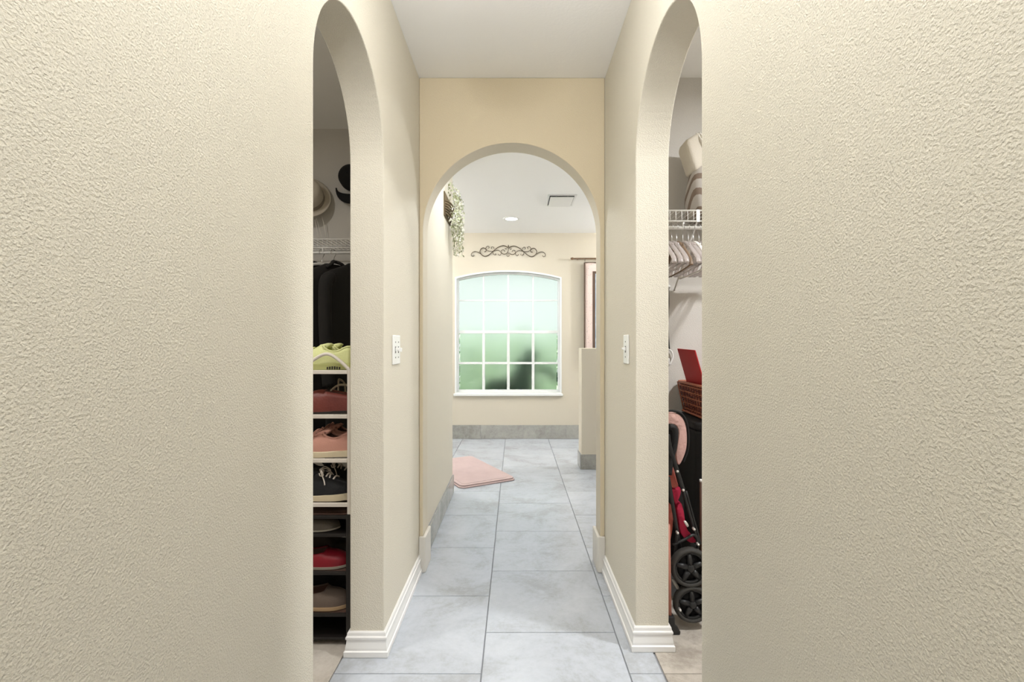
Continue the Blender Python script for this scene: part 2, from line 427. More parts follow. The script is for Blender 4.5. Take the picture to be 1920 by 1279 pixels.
LEAF_L = mat('light hedge leaf', (216, 230, 206), .6, var=(2, (200, 220, 186), .2))
LEAF_D = mat('dark shrub leaf', (38, 84, 44), .5, var=(3, (24, 60, 34), .2))
TWIG = mat('twig', (70, 60, 44), .8)
hd = thing('hedge', 'light green clipped hedge seen through the obscure lower window panes', 'hedge', (0, 9.2, -.15))
bm = bmesh.new()
for k in range(24): leaves(bm, (-4.6+k*.4, 9.2+.1*math.sin(k*2.1), .62+.06*math.sin(k*1.7)), (.42, .36, .82), 620, .07, 50+k)
stuff(obj('foliage', bm, LEAF_L, hd, world=True))
for k in range(10): obj('stem', one(tube, [(-4.4+k*.95, 9.2, -.15), (-4.35+k*.95, 9.22, .9)], .03, 6), TWIG, hd, world=True)
sh = thing('shrub', 'dark green shrub close outside the window, behind the third lower pane', 'shrub', (.05, 7.2, -.15))
bm = bmesh.new()
for (px, py, rx, rz, n) in ((975, 720, .22, .20, 700), (985, 690, .16, .18, 500), (935, 722, .22, .10, 420), (995, 668, .10, .13, 220), (960, 745, .40, .18, 700), (1022, 695, .13, .06, 120), (1040, 708, .07, .07, 70), (915, 735, .12, .10, 160)):
    p = P(px, py, 7.2); leaves(bm, p, (rx, .16, rz), n, .042, int(px))
stuff(obj('foliage', bm, LEAF_D, sh, world=True))
bm = bmesh.new()
for a, b in (((.05, 7.2, -.15), P(975, 690, 7.2)), ((.05, 7.2, .1), P(1035, 700, 7.2)), ((.0, 7.2, 0), P(925, 725, 7.2))):
    tube(bm, [a, (Vector(a)+Vector(b))/2+Vector((.02, 0, .03)), b], [.02, .014, .006], 6)
obj('stem', bm, TWIG, sh, world=True)

# ------------------------------------------------------------ ceiling fixtures
def globe(name, lab, cat, x, y, z, p, kind):
    t = thing(name, lab, cat, (x, y, 0 if kind == 'floor' else z))
    gm = mat('opal glass', (255, 252, 246), .4, emit=((1, .97, .92), 2.5))
    zc = z if kind == 'floor' else 0
    obj('lamp_shade', one(lathe, [(.0001, zc-.11), (.05, zc-.10), (.09, zc-.06), (.11, zc), (.10, zc+.05), (.075, zc+.085)], (0, 0, 0), 'z', 24, 0, True, False), gm, t)
    if kind == 'floor':
        obj('base', one(lathe, [(.0001, 0), (.14, 0), (.14, .015), (.02, .03), (.0001, .03)]), WHITE, t); obj('pole', one(lathe, [(.012, .03), (.012, z-.10)]), WHITE, t)
    elif kind == 'hall':
        obj('canopy', one(lathe, [(.055, H-z), (.055, H-z-.02), (.012, H-z-.03), (.012, .08), (.0001, .08)]), WHITE, t)
    else:
        s = 1 if x > 0 else -1
        obj('bracket', one(tube, [(s*.12, 0, -.12), (0, 0, -.12), (0, 0, -.10)], .012, 8), WHITE, t)
    add_light('globe_light', 'POINT', (x, y, z+.20 if kind != 'hall' else z-.13), p, (.96, .98, 1.0), .07)
globe('floor_lamp', 'white floor lamp with opal globe in the bedroom behind the hallway', 'lamp', *GLOBES[0], 'floor')  # unseen, added to send level light along the hallway
globe('vanity_light', 'opal globe wall light on the right wall of the room beyond', 'lamp', *GLOBES[1], 'wall')  # both wall globes are unseen, added to brighten the ceiling beyond
globe('vanity_light', 'opal globe wall light on the left wall of the room beyond', 'lamp', *GLOBES[2], 'wall')
globe('hallway_lamp', 'opal globe ceiling lamp in the hallway between the two side arches', 'lamp', *GLOBES[3], 'hall')
globe('hallway_lamp', 'opal globe ceiling lamp in the hallway above the camera', 'lamp', *GLOBES[4], 'hall')  # added to brighten the near walls
LENS = mat('lit lamp lens', (255, 250, 240), .4, emit=((1, .96, .90), 5))
for i, (x, y, p, c, d) in enumerate(LAMPS):
    lab = ['round flush ceiling lamp in the bedroom behind the hallway',
           'small round ceiling lamp inside the right closet', 'small round ceiling lamp inside the left closet'][i]
    t = thing('ceiling_lamp', lab, 'lamp', (x, y, H))
    obj('lamp_base', one(lathe, [(0, 0), (d*.52, 0), (d*.54, -.012), (d*.52, -.02), (0, -.02)]), WHITE, t)
    obj('lamp_shade', one(lathe, [(d*.49, -.02), (d*.49, -.03), (d*.42, -.048), (d*.25, -.060), (0.0001, -.064)]), LENS, t)
    add_light('lamp_light', 'AREA', (x, y, H-.07), p, c, d)
for i, (x, y, p) in enumerate(CANS):
    lab = ['round recessed ceiling light glowing above the arched window', 'recessed ceiling light at the left of the room beyond',
           'recessed ceiling light above the half wall at the right', 'recessed ceiling light just past the end arch, over the tiles'][i]
    t = thing('recessed_light', lab, 'ceiling light', (x, y, H))
    obj('trim_ring', one(lathe, [(.062, -.001), (.064, -.006), (.082, -.006), (.088, -.001), (.088, 0), (.062, 0)], cap=False), WHITE, t)
    obj('lens', one(lathe, [(0.0001, -.004), (.062, -.004), (.062, -.001), (0.0001, -.001)]), LENS, t)
    add_light('can_light', 'AREA', (x, y, H-.012), p, (.95, .98, 1.0), .12)
# air vent in the ceiling of the room beyond
t = thing('ceiling_vent', 'white square air vent with dark gaps in the ceiling past the arch', 'vent', (.415, 4.33, H))
DARK = mat('vent gap', (58, 58, 58), .9)
bm = bmesh.new()
for a in ((-.13, .13, -.17, -.15), (-.13, .13, .15, .17), (-.13, -.11, -.15, .15), (.11, .13, -.15, .15)): bx(bm, a[0], a[1], a[2], a[3], -.006, 0)
obj('frame', bm, WHITE, t, bevel=.002)
bm = bmesh.new(); bx(bm, -.11, .11, -.15, .15, -.001, 0); obj('duct', bm, DARK, t)
bm = bmesh.new(); bx(bm, -.104, .104, -.143, .15, -.016, -.011); obj('diffuser_plate', bm, WHITE, t, bevel=.002)
for s in (-1, 1):
    bm = bmesh.new(); prism(bm, [(s*.052-.0008, -.004), (s*.052+.0008, -.004), (s*.052+.0008, -.016), (s*.052-.0008, -.016)], 'y', -.13, .13); obj('slat', bm, WHITE, t)

# ------------------------------------------------------------ switches
SW = mat('white switch plastic', (240, 240, 238), .3)
SWD = mat('switch slot', (95, 92, 88), .6)
def switch(lab, x, y, z, w, n, s):
    """plate on a wall whose face is x; s = direction out of the wall"""
    t = thing('light_switch', lab, 'light switch', (x, y, z))
    bm = bmesh.new(); bx(bm, *sorted((0, s*.006)), -w/2, w/2, -.057, .057); obj('switch_plate', bm, SW, t, bevel=.0035, seg=3)
    for k in range(n):
        cy = (k-(n-1)/2)*.046
        bm = bmesh.new(); bx(bm, *sorted((s*.004, s*.0068)), cy-.006, cy+.006, -.013, .013); obj('slot', bm, SWD, t)
        bm = bmesh.new(); prism(bm, [(s*.005, -.006), (s*.019, -.001 if k == 0 else -.009), (s*.021, .004), (s*.019, .007), (s*.005, .009)], 'y', cy-.004, cy+.004)
        obj('toggle', bm, SW, t, bevel=.001)
        for q in (-1, 1):
            obj('screw', one(lathe, [(0.0001, s*.0075), (.003, s*.007), (.003, s*.005)], (0, cy, q*.030), 'x', 10), SWD, t)
switch('white double toggle light switch on the left hallway wall beside the left arch', XL, 1.872, 1.097, .108, 2, 1)
switch('white narrow light switch on the right hallway wall beside the right arch', XR, 1.872, 1.099, .076, 1, -1)

# ------------------------------------------------------------ scroll over the window
IRON = mat('bronze wrought iron', (88, 76, 60), .5, metal=.5, bump=(300, .0004, 2))
YS = FAR-.012
def q(u, v): return P(870+u/12, 440+v/12, YS)
t = thing('wrought_iron_scroll', 'dark bronze iron scrollwork ornament on the wall above the arched window', 'wall decor', P(953, 470, FAR))
strokes = [([(985, 300), (950, 268), (870, 248), (760, 290), (660, 370), (560, 455), (470, 488), (390, 445), (360, 375), (395, 312), (450, 300), (500, 340), (485, 382), (450, 385)], .0048),
           ([(368, 432), (300, 392), (235, 380), (178, 415), (168, 468), (205, 488), (235, 462)], .0036),
           ([(500, 335), (560, 372), (655, 375)], .003), ([(500, 335), (495, 290), (535, 258), (572, 285), (552, 308)], .003),
           ([(682, 322), (662, 280), (625, 276), (612, 303), (634, 320)], .003),
           ([(660, 372), (740, 350), (800, 365), (836, 412), (822, 455), (790, 462), (768, 432)], .003),
           ([(660, 372), (653, 420), (690, 458), (720, 447), (708, 425)], .003),
           ([(838, 398), (850, 352), (890, 343), (920, 380)], .0032), ([(838, 400), (872, 430), (920, 437), (965, 420)], .004)]
for pts, r in strokes:
    for mir in (0, 1):
        pp = [q((1996-u if mir else u), v+(8 if mir else 0)) for u, v in pts]
        obj('scroll_bar', one(tube, smooth_path(pp, 5), r, 6), IRON, t, world=True)
obj('centre_bar', one(tube, smooth_path([q(1003, 300), q(995, 360), q(978, 400), q(965, 425)], 4), .0036, 6), IRON, t, world=True)
obj('finial', one(tube, smooth_path([q(975, 440), q(964, 470), q(990, 492), q(1015, 470), q(1003, 440)], 4), .0032, 6), IRON, t, world=True)
for (u0, v0, u1, v1, w) in ((998, 225, 1000, 300, 16), (915, 310, 975, 325, 10), (1080, 322, 1020, 325, 10), (940, 415, 1045, 418, 9)):
    a, b = q(u0, v0), q(u1, v1)
    obj('leaf', one(tube, [a, a.lerp(b, .25), a.lerp(b, .5), a.lerp(b, .75), b], [.001, w*.0003, w*.0005, w*.0003, .001], 6), IRON, t, world=True)

# ------------------------------------------------------------ quilt on its rod
WOOD = mat('brown wooden rod', (134, 104, 76), .5, var=(30, (110, 84, 60), .2))
YR = FAR-.05
zr = EYE+160*YR/F; xr = (1074-CX)*YR/F
t = thing('curtain_rod', 'brown wooden rod on the far wall that carries the hanging quilt', 'rod', (xr, YR, zr))
obj('rod', one(tube, [(xr+.01, YR, zr), (1.72, YR, zr)], .0095, 10), WOOD, t, world=True)
for x in (xr, 1.73): obj('finial', one(lathe, [(0.0001, -.028), (.011, -.022), (.016, -.006), (.013, .006), (.009, .012), (0.0001, .014)], (x, YR, zr), 'x', 14), WOOD, t, world=True)
for x in (xr+.06, 1.66):
    bm = bmesh.new(); bx(bm, x-.006, x+.006, YR, FAR, zr-.006, zr+.006); obj('bracket', bm, WOOD, t, world=True)
QP = mat('pink floral cotton', (228, 208, 200), .9, bump=(220, .001, 2))
QD = mat('dark brown binding', (92, 74, 62), .9); QB = mat('pale blue quilt panel', (196, 208, 222), .9, bump=(160, .001, 2), var=(14, (150, 176, 200), .12))
QFL = mat('printed flower grey', (168, 148, 142), .9)
quilt = thing('hanging_quilt', 'pink floral quilt with dark borders hanging above the half wall', 'quilt', (1.2, YR-.02, zr-.04))
x0, x1 = (1096-CX)*YR/F, 1.60; zt = EYE+(645-493)*YR/F; zb = .92
def cloth(bm, xa, xb, za, zb_, y, th, nx=16, nz=16, amp=.006):
    g = []
    for s in (0, 1):
        L = []
        for i in range(nx+1):
            x = xa+(xb-xa)*i/nx
            L.append([bm.verts.new((x, y-s*th+amp*math.sin(x*16)*(.3+.7*(k/nz)), za+(zb_-za)*k/nz)) for k in range(nz+1)])
        g.append(L)
    for s in (0, 1):
        for i in range(nx):
            for k in range(nz): bm.faces.new((g[s][i][k], g[s][i+1][k], g[s][i+1][k+1], g[s][i][k+1]))
    for i in range(nx):
        for k in (0, nz): bm.faces.new((g[0][i][k], g[0][i+1][k], g[1][i+1][k], g[1][i][k]))
    for k in range(nz):
        for i in (0, nx): bm.faces.new((g[0][i][k], g[0][i][k+1], g[1][i][k+1], g[1][i][k]))
obj('border', one(cloth, x0, x1, zt, zb, YR-.006, .006), QP, quilt, world=True, smooth=True)
for (a, b, c, d) in ((x0-.008, x0+.006, zt+.004, zb), (x1-.006, x1+.008, zt+.004, zb), (x0, x1, zt+.006, zt-.006)):
    obj('binding', one(cloth, a, b, c, d, YR-.004, .011), QD, quilt, world=True)
xi = (1111-CX)*YR/F; zi = EYE+(645-509)*YR/F
for (a, b, c, d) in ((xi, xi+.030, zi, zb+.1), (x1-.125, x1-.095, zi, zb+.1), (xi, x1-.095, zi, zi-.030), (xi, x1-.095, zb+.13, zb+.1)):
    obj('inner_band', one(cloth, a, b, c, d, YR-.011, .004), QD, quilt, world=True)
obj('panel', one(cloth, xi+.028, x1-.123, zi-.028, zb+.128, YR-.010, .004), QB, quilt, world=True)
bm = bmesh.new(); rnd = random.Random(3)
for k in range(130):
    x = rnd.uniform(x0+.012, xi-.008) if k % 2 else rnd.uniform(x1-.09, x1-.01); z = rnd.uniform(zb, zt-.01)
    y = YR-.0125+.006*math.sin(x*16)*(.3+.7*((z-zt)/(zb-zt)))
    r = rnd.uniform(.003, .006); a0 = rnd.uniform(0, 3)
    bm.faces.new([bm.verts.new((x+r*(.5+.5*(j % 2))*math.cos(a0+j*PI/4), y-.0004, z+r*(.5+.5*(j % 2))*math.sin(a0+j*PI/4))) for j in range(8)])
stuff(obj('printed_flowers', bm, QFL, quilt, world=True))
for k in range(5):
    x = x0+.006+(x1-x0-.012)*k/4
    obj('ring', one(tube, [(x+.003*math.sin(a), YR+.019*math.cos(a), zr-.012+.023*math.sin(a)) for a in [2*PI*j/16 for j in range(16)]], .0014, 5, True), IRON, quilt, world=True)

# ------------------------------------------------------------ pink bath mat
MATP = mat('pink terry cotton', (200, 179, 177), .95, bump=(420, .002, 3), var=(8, (190, 169, 167), .2))
def roundrect(w, d, r, n=6):
    out = []
    for cx, cy, a0 in ((w/2-r, d/2-r, 0), (-w/2+r, d/2-r, 90), (-w/2+r, -d/2+r, 180), (w/2-r, -d/2+r, 270)):
        for k in range(n+1):
            a = math.radians(a0+90*k/n); out.append((cx+r*math.cos(a), cy+r*math.sin(a)))
    return out
A_, B_, C_ = Vector((-.426, 4.68)), Vector((.004, 3.894)), Vector((-.4265, 3.65))
ce = (A_+C_)/2; an = math.atan2((B_-C_).y, (B_-C_).x)
t = thing('bath_mat', 'pink folded terry bath mat lying on the grey tiles past the arch', 'bath mat', (ce.x, ce.y, 0), an)
bm = bmesh.new(); prism(bm, roundrect(.495, .895, .045), 'z', .0005, .0105); obj('lower_layer', bm, MATP, t, bevel=.004, seg=2)
bm = bmesh.new(); prism(bm, [(x+.004, y+.006) for x, y in roundrect(.480, .875, .045)], 'z', .0108, .0215); obj('upper_layer', bm, MATP, t, bevel=.004, seg=2)
bm = bmesh.new(); prism(bm, roundrect(.418, .80, .03), 'z', .0215, .0235); obj('raised_field', bm, MATP, t, bevel=.001, seg=1)

# ------------------------------------------------------------ trailing plant in a wall basket
t = thing('wall_planter', 'wall basket of pale green and white trailing foliage past the arch at left', 'plant', (XL, 3.28, 2.0))
BSK = mat('dark wicker', (104, 88, 62), .8, bump=(200, .002, 2))
bm = bmesh.new(); bx(bm, XL+.0005, XL+.008, 3.13, 3.42, 1.97, 2.13); obj('backing', bm, BSK, t, world=True, bevel=.002)
bm = bmesh.new()
for k in range(6):
    z = 1.99+k*.016; d = .016+.003*k
    tube(bm, smooth_path([(XL+.004, 3.14, z), (XL+d, 3.18, z), (XL+d+.01, 3.28, z), (XL+d, 3.38, z), (XL+.004, 3.41, z)], 4), .0055, 6)
obj('basket', bm, BSK, t, world=True)
LV = [mat('pale green leaf', (196, 202, 168), .6), mat('cream petal', (236, 233, 220), .7), mat('olive leaf', (150, 152, 116), .6)]
bm = bmesh.new(); rnd = random.Random(11)
def leaf(p, s, mi):
    M = Matrix.Rotation(rnd.uniform(0, 6.3), 3, 'Z') @ Matrix.Rotation(rnd.uniform(-1.4, 1.4), 3, 'X') @ Matrix.Rotation(rnd.uniform(-1, 1), 3, 'Y')
    f = bm.faces.new([bm.verts.new(Vector(p)+M @ Vector(v)*s) for v in ((0, -1, 0), (.5, -.2, .1), (.4, .5, .1), (0, 1, -.05), (-.4, .5, .1), (-.5, -.2, .1))]); f.material_index = mi
for k in range(520):
    y = rnd.uniform(3.15, 3.50); z = rnd.uniform(1.93, 2.20)
    d = .012+.085*min(1, (2.24-z)/.10)*rnd.random()**.7
    leaf((XL+.004+d, y, z), rnd.uniform(.007, .013), rnd.choice((0, 0, 1, 1, 2)))
strands = []
for k in range(16):
    y0 = rnd.uniform(3.22, 3.50); L = rnd.uniform(.08, .22); d = rnd.uniform(.02, .085)
    pts = [Vector((XL+.004+d, y0+.02*math.sin(j), 1.98-L*j/8)) for j in range(9)]; strands.append(pts)
    for p in pts:
        for _ in range(4): leaf(p+Vector((rnd.uniform(-.010, .010), rnd.uniform(-.014, .014), rnd.uniform(-.01, .01))), rnd.uniform(.006, .011), rnd.choice((0, 1, 1, 2)))
for v in bm.verts: v.co.x = max(v.co.x, XL+.002)
stuff(obj('foliage', bm, LV, t, world=True))
bm = bmesh.new()
for s_ in strands: tube(bm, s_, .0012, 5)
stuff(obj('stem', bm, LV[2], t, world=True))

# ------------------------------------------------------------ wire shelves
WIRE = mat('white vinyl coated wire', (232, 230, 226), .35)
def wire_shelf(lab, xa, xb, yb, z, rod):
    """wall at yb, shelf reaches .305 towards the camera"""
    yf = yb-.305
    t = thing('wire_shelf', lab, 'shelf', ((xa+xb)/2, yb, z))
    for (y, zz, n) in ((yf, z, 'front_wire'), (yf-.002, z-.046, 'lip_wire'), (yb-.012, z-.003, 'back_wire'), ((yb+yf)/2, z-.005, 'middle_wire')):
        obj(n, one(tube, [(xa, y, zz), (xb, y, zz)], .0034, 8), WIRE, t, world=True)
    bm = bmesh.new(); x = xa+.01
    while x < xb:
        tube(bm, [(x, yb-.010, z), (x, yf+.004, z), (x, yf-.002, z-.004), (x, yf-.004, z-.046)], .0014, 5); x += .0254
    stuff(obj('deck_wires', bm, WIRE, t, world=True))
    for x in (xa+.18, (xa+xb)/2+.1, xb-.15):
        bm = bmesh.new(); bx(bm, x-.007, x+.007, yf-.006, yf-.002, z-.05, z+.003); obj('clip', bm, WIRE, t, world=True, bevel=.001)
        obj('brace', one(tube, [(x, yf+.004, z-.046), (x, yb-.004, z-.31)], .004, 8), WIRE, t, world=True)
    if rod:
        obj('hanging_rod', one(tube, [(xa, yf+.012, z-.071), (xb, yf+.012, z-.071)], .0075, 12), WIRE, t, world=True)
        x = xa+.12
        while x < xb:
            bm = bmesh.new(); tube(bm, [(x, yf, z-.046), (x, yf+.004, z-.060), (x, yf+.012, z-.080)], .004, 6); obj('rod_hook', bm, WIRE, t, world=True); x += .31
    return t
ZSH = 1.6905
wire_shelf('white wire closet shelf in the right closet with clear hangers below', .60, 2.15, E, ZSH, True)
wire_shelf('white wire closet shelf in the left closet above the black clothes', -2.1, -.615, CLB, ZSH, True)

# ------------------------------------------------------------ hangers
CLEAR = mat('clear plastic', (238, 230, 228), .15, trans=.72, ior=1.35)
CHROME = mat('hanger steel', (190, 188, 186), .25, metal=1)
HW = mat('white hanger plastic', (236, 232, 226), .35); HBR = mat('brown hanger wood', (112, 92, 72), .5)
def hanger(lab, loc, rz, bodym, group=None, w=.205, drop=.105, hookr=.018, thick=.0045):
    t = thing('clothes_hanger', lab, 'hanger', loc, rz, group)
    # local: hangs along local y; hook top resting on the rod at the origin
    hk = [(0, hookr*math.cos(a), hookr*math.sin(a)-.010) for a in [math.radians(v) for v in (200, 170, 140, 110, 80, 50, 20, -10, -40)]]
    hk += [(0, .004, -.040), (0, 0, -.060), (0, 0, -.072)]
    obj('hook', one(tube, smooth_path(hk, 3), .0016, 6), CHROME, t)
    sh_ = [(0, -w, -.072-drop), (0, -w*.93, -.072-drop*.80), (0, -w*.6, -.072-drop*.43), (0, -w*.25, -.072-drop*.10), (0, 0, -.072), (0, w*.25, -.072-drop*.10), (0, w*.6, -.072-drop*.43), (0, w*.93, -.072-drop*.80), (0, w, -.072-drop)]
    bm = bmesh.new(); tube(bm, smooth_path(sh_, 4), thick, 8, flat=1.7)
    tube(bm, [(0, -w*.97, -.072-drop*.98), (0, -w*.4, -.072-drop*1.02), (0, w*.4, -.072-drop*1.02), (0, w*.97, -.072-drop*.98)], thick*.7, 6)
    for s in (-1, 1): tube(bm, [(0, s*w*.45, -.072-drop*.28), (0, s*w*.45, -.072-drop*.16)], thick*.6, 6)
    bm2 = bm; obj('hanger_body', bm2, bodym, t)
    return t
ryf = E-.305+.012; rz_ = ZSH-.071+.0085
proto = None; rnd = random.Random(5)
names = ['leftmost', 'second from left', 'third from left', 'fourth from left', 'fifth from left', 'sixth from left', 'seventh from left', 'eighth from left', 'ninth from left', 'tenth from left', 'eleventh from left', 'twelfth from left']
k = 0
k = 0
for i in range(14):
    x = .626+i*.0235+rnd.uniform(-.002, .002); a = -.06+rnd.uniform(-.02, .02)
    if i == 3: hanger('brown wooden clothes hanger among the clear ones in the right closet', (x, ryf, rz_), a, HBR, thick=.0045, drop=.13); continue
    if i == 6: hanger('white plastic clothes hanger among the clear ones in the right closet', (x, ryf, rz_), a, HW, thick=.0045, drop=.13); continue
    lab = 'clear plastic clothes hanger on the right closet rod, %s of the clear ones' % names[k]; k += 1
    if proto is None:
        proto = hanger(lab, (x, ryf, rz_), a, CLEAR, 'clear hangers on the right closet rod', drop=.12, thick=.0058)
    else: dup(proto, (x, ryf, rz_), a, lab)

# ------------------------------------------------------------ striped bag on the right shelf
CREAM = mat('cream canvas', (206, 198, 184), .9, bump=(260, .001, 2)); CORD = mat('white cotton cord', (232, 228, 220), .9)
def stripes():
    m = mat('grey and brown striped canvas', (172, 162, 152), .9)
    nt = m.node_tree; n = nt.nodes; l = nt.links; b = n['Principled BSDF']
    tc = n.new('ShaderNodeTexCoord'); w = n.new('ShaderNodeTexWave'); w.bands_direction = 'DIAGONAL'; w.inputs['Scale'].default_value = 7
    w.inputs['Distortion'].default_value = 1.2; w.inputs['Detail'].default_value = 0
    r = n.new('ShaderNodeValToRGB'); r.color_ramp.interpolation = 'CONSTANT'
    r.color_ramp.elements[0].color = (*s2l((126, 110, 98)), 1); r.color_ramp.elements[1].position = .36; r.color_ramp.elements[1].color = (*s2l((178, 171, 164)), 1)
    l.new(tc.outputs['Object'], w.inputs['Vector']); l.new(w.outputs['Fac'], r.inputs[0]); l.new(r.outputs[0], b.inputs['Base Color'])
    return m
STR = stripes()
bc = (.935, 2.19, ZSH+.004)
t = thing('canvas_bag', 'striped grey and brown canvas bag with cream top standing on the right wire shelf', 'bag', bc)
bm = bmesh.new(); rings = []
for k in range(13):
    u = k/12; z = .265*u; wx = .13+.018*math.sin(u*PI)-.02*u; wy = .10+.012*math.sin(u*PI)-.035*u; ring = []
    for j in range(32):
        a = 2*PI*j/32; c, s = math.cos(a), math.sin(a)
        rr = 1+.02*math.sin(5*a+u*4)
        ring.append(bm.verts.new((rr*wx*math.copysign(abs(c)**.6, c), rr*wy*math.copysign(abs(s)**.6, s), z)))
    rings.append(ring)
for a, b in zip(rings, rings[1:]):
    for j in range(32): bm.faces.new((a[j], a[(j+1) % 32], b[(j+1) % 32], b[j]))
bm.faces.new(rings[0]); bm.faces.new(rings[-1])
obj('bag_body', bm, STR, t, smooth=True)
# folded cream top: a stiff slanting hood that leans left
bm = bmesh.new()
prism(bm, [(-.170, .330), (-.162, .348), (-.112, .378), (-.02, .372), (.09, .355), (.11, .26), (-.02, .246), (-.100, .215), (-.128, .200)], 'y', -.062, .055)
obj('top_flap', bm, CREAM, t, bevel=.018, seg=3, smooth=True)
for (dy, o_) in ((-.068, 0), (-.072, .012)):
    obj('drawstring', one(tube, smooth_path([(-.118+o_, dy+.02, .378), (-.106+o_, dy, .345), (-.085+o_, dy-.002, .30), (-.072+o_, dy-.004, .262), (-.078+o_, dy-.014, .235)], 5), .0026, 6), CORD, t)

# ------------------------------------------------------------ hamper, basket, red folder
BLK = mat('black nylon', (24, 23, 24), .7, bump=(300, .0008, 2)); BLK2 = mat('black plastic', (36, 36, 37), .4)
t = thing('laundry_hamper', 'tall black fabric hamper in the right closet with the wicker basket on top', 'hamper', (.985, 2.1275, 0))
bm = bmesh.new(); prism(bm, [(x, y) for x, y in roundrect(.455, .325, .05)], 'z', .0, .755); obj('hamper_body', bm, BLK, t, bevel=.01)
bm = bmesh.new(); prism(bm, [(x, y) for x, y in roundrect(.465, .335, .055)], 'z', .756, .792); obj('hamper_lid', bm, BLK, t, bevel=.012, seg=3)
obj('zip_pull', one(tube, [(-.12, -.168, .745), (-.12, -.172, .725)], .0025, 6), CHROME, t)
WICK = mat('red brown wicker', (122, 56, 46), .55, bump=(160, .001, 2), var=(90, (76, 32, 28), .2)); WRIM = mat('light wicker rim', (172, 104, 78), .5)
REDM = mat('red card', (168, 32, 34), .6)
bl = (.98, 2.128, .798)
t = thing('wicker_basket', 'red brown woven wicker basket sitting on the black hamper', 'basket', bl)
def rectring(wx, wy, z, r=.03, n=6, wob=0, ph=0):
    out = roundrect(wx, wy, r, n); res = []
    # densify straight sides
    N = len(out)
    for i in range(N):
        a, b = Vector(out[i]), Vector(out[(i+1) % N]); m = max(1, int((b-a).length/.012))
        for k in range(m): res.append(a.lerp(b, k/m))
    L = len(res)
    return [Vector((p.x*(1+wob*math.sin(k*PI/1.5+ph)), p.y*(1+wob*math.sin(k*PI/1.5+ph)), z)) for k, p in enumerate(res)]
rows = 15
bm = bmesh.new()
for k in range(rows):
    u = k/(rows-1); tube(bm, rectring(.330+.045*u, .330+.045*u, .008+.128*u, wob=.018, ph=PI*(k % 2)), .0038, 5, True, 1 if k % 3 == 1 else 0)
stuff(obj('weave', bm, [WICK, WRIM], t))
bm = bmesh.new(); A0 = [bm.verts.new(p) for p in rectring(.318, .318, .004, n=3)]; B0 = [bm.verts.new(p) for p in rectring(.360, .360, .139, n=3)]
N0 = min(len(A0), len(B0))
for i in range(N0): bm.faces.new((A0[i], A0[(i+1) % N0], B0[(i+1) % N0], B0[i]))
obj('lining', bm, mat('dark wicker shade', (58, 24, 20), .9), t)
bm = bmesh.new(); bot = rectring(.33, .33, 0, n=4); top = rectring(.375, .375, .138, n=4)
inner = bm
m_ = min(len(bot), len(top))
vb = [bm.verts.new(p) for p in rectring(.325, .325, .004, n=4)]
bm.faces.new(vb); 
obj('basket_base', bm, WICK, t)
bm = bmesh.new()
for s in range(40):
    a = 2*PI*s/40; c, d = math.cos(a), math.sin(a); k_ = 1/max(abs(c), abs(d))
    tube(bm, [(c*k_*.165, d*k_*.165, .002), (c*k_*.188, d*k_*.188, .14)], .003, 5)
stuff(obj('stakes', bm, WRIM, t))
bm = bmesh.new(); tube(bm, rectring(.378, .378, .141), .0065, 7, True); tube(bm, rectring(.352, .352, .004), .005, 6, True); obj('rim', bm, WRIM, t)
# red folder: its foot is inside the basket, it leans over the left rim
bm = bmesh.new()
f0, f1 = Vector((.762, 2.235, 1.098)), Vector((.762, 2.02, 1.093))
g0, g1 = Vector((.842, 2.235, .815)), Vector((.842, 2.02, .812))
th = Vector((.006, 0, .0012))
v = [bm.verts.new(p) for p in (f0, f1, g1, g0, f0+th, f1+th, g1+th, g0+th)]
for f in ((0, 1, 2, 3), (7, 6, 5, 4), (0, 4, 5, 1), (1, 5, 6, 2), (2, 6, 7, 3), (3, 7, 4, 0)): bm.faces.new([v[i] for i in f])
tag(obj('folder', bm, REDM, bevel=.0025, seg=2), 'red folder standing in the wicker basket, leaning left', 'folder')

# ------------------------------------------------------------ stroller, folded
PINKL = mat('light pink fabric', (206, 166, 158), .9, bump=(60, .004, 2)); SALM = mat('salmon fabric', (176, 92, 80), .85, bump=(60, .003, 2))
MAG = mat('magenta red fabric', (176, 34, 66), .8, bump=(50, .004, 2)); NUT = mat('silver rivet', (214, 210, 204), .3, metal=.4)
YB = 1.90
t = thing('stroller', 'folded umbrella stroller with pink canopy, red seat and black wheels in the right closet', 'stroller', (.70, YB, 0))
def pt(px, py, y=YB): return P(px, py, y)
# wheels
def wheel(px, py, y, r):
    c = P(px, py, y)
    tr = obj('wheel', one(lathe, [(r*.80, -.014), (r*.86, -.019), (r*.95, -.017), (r, -.008), (r, .008), (r*.95, .017), (r*.86, .019), (r*.80, .014), (r*.80, -.014)], c, 'y', 36, 0, True, False), mat('black tyre', (58, 56, 53), .7, bump=(180, .001, 2)), t, world=True)
    bm = bmesh.new()
    lathe(bm, [(r*.80, -.009), (r*.70, -.012), (r*.68, 0), (r*.70, .012), (r*.80, .009)], c, 'y', 32, 0, True, False)
    lathe(bm, [(.0001, -.020), (r*.16, -.020), (r*.22, -.012), (r*.22, .012), (.0001, .016)], c, 'y', 18)
    obj('rim', bm, BLK2, tr, world=True)
    obj('wheel_disc', one(lathe, [(.0001, .004), (r*.80, .004), (r*.80, .008), (.0001, .008)], c, 'y', 28), BLK, tr, world=True)
    bm = bmesh.new()
    for k in range(5):
        a = 2*PI*k/5+.4
        tube(bm, [c+Vector((math.cos(a)*r*.18, -.008, math.sin(a)*r*.18)), c+Vector((math.cos(a)*r*.72, -.006, math.sin(a)*r*.72))], [r*.17, r*.13], 6)
    obj('spokes', bm, BLK2, tr, world=True)
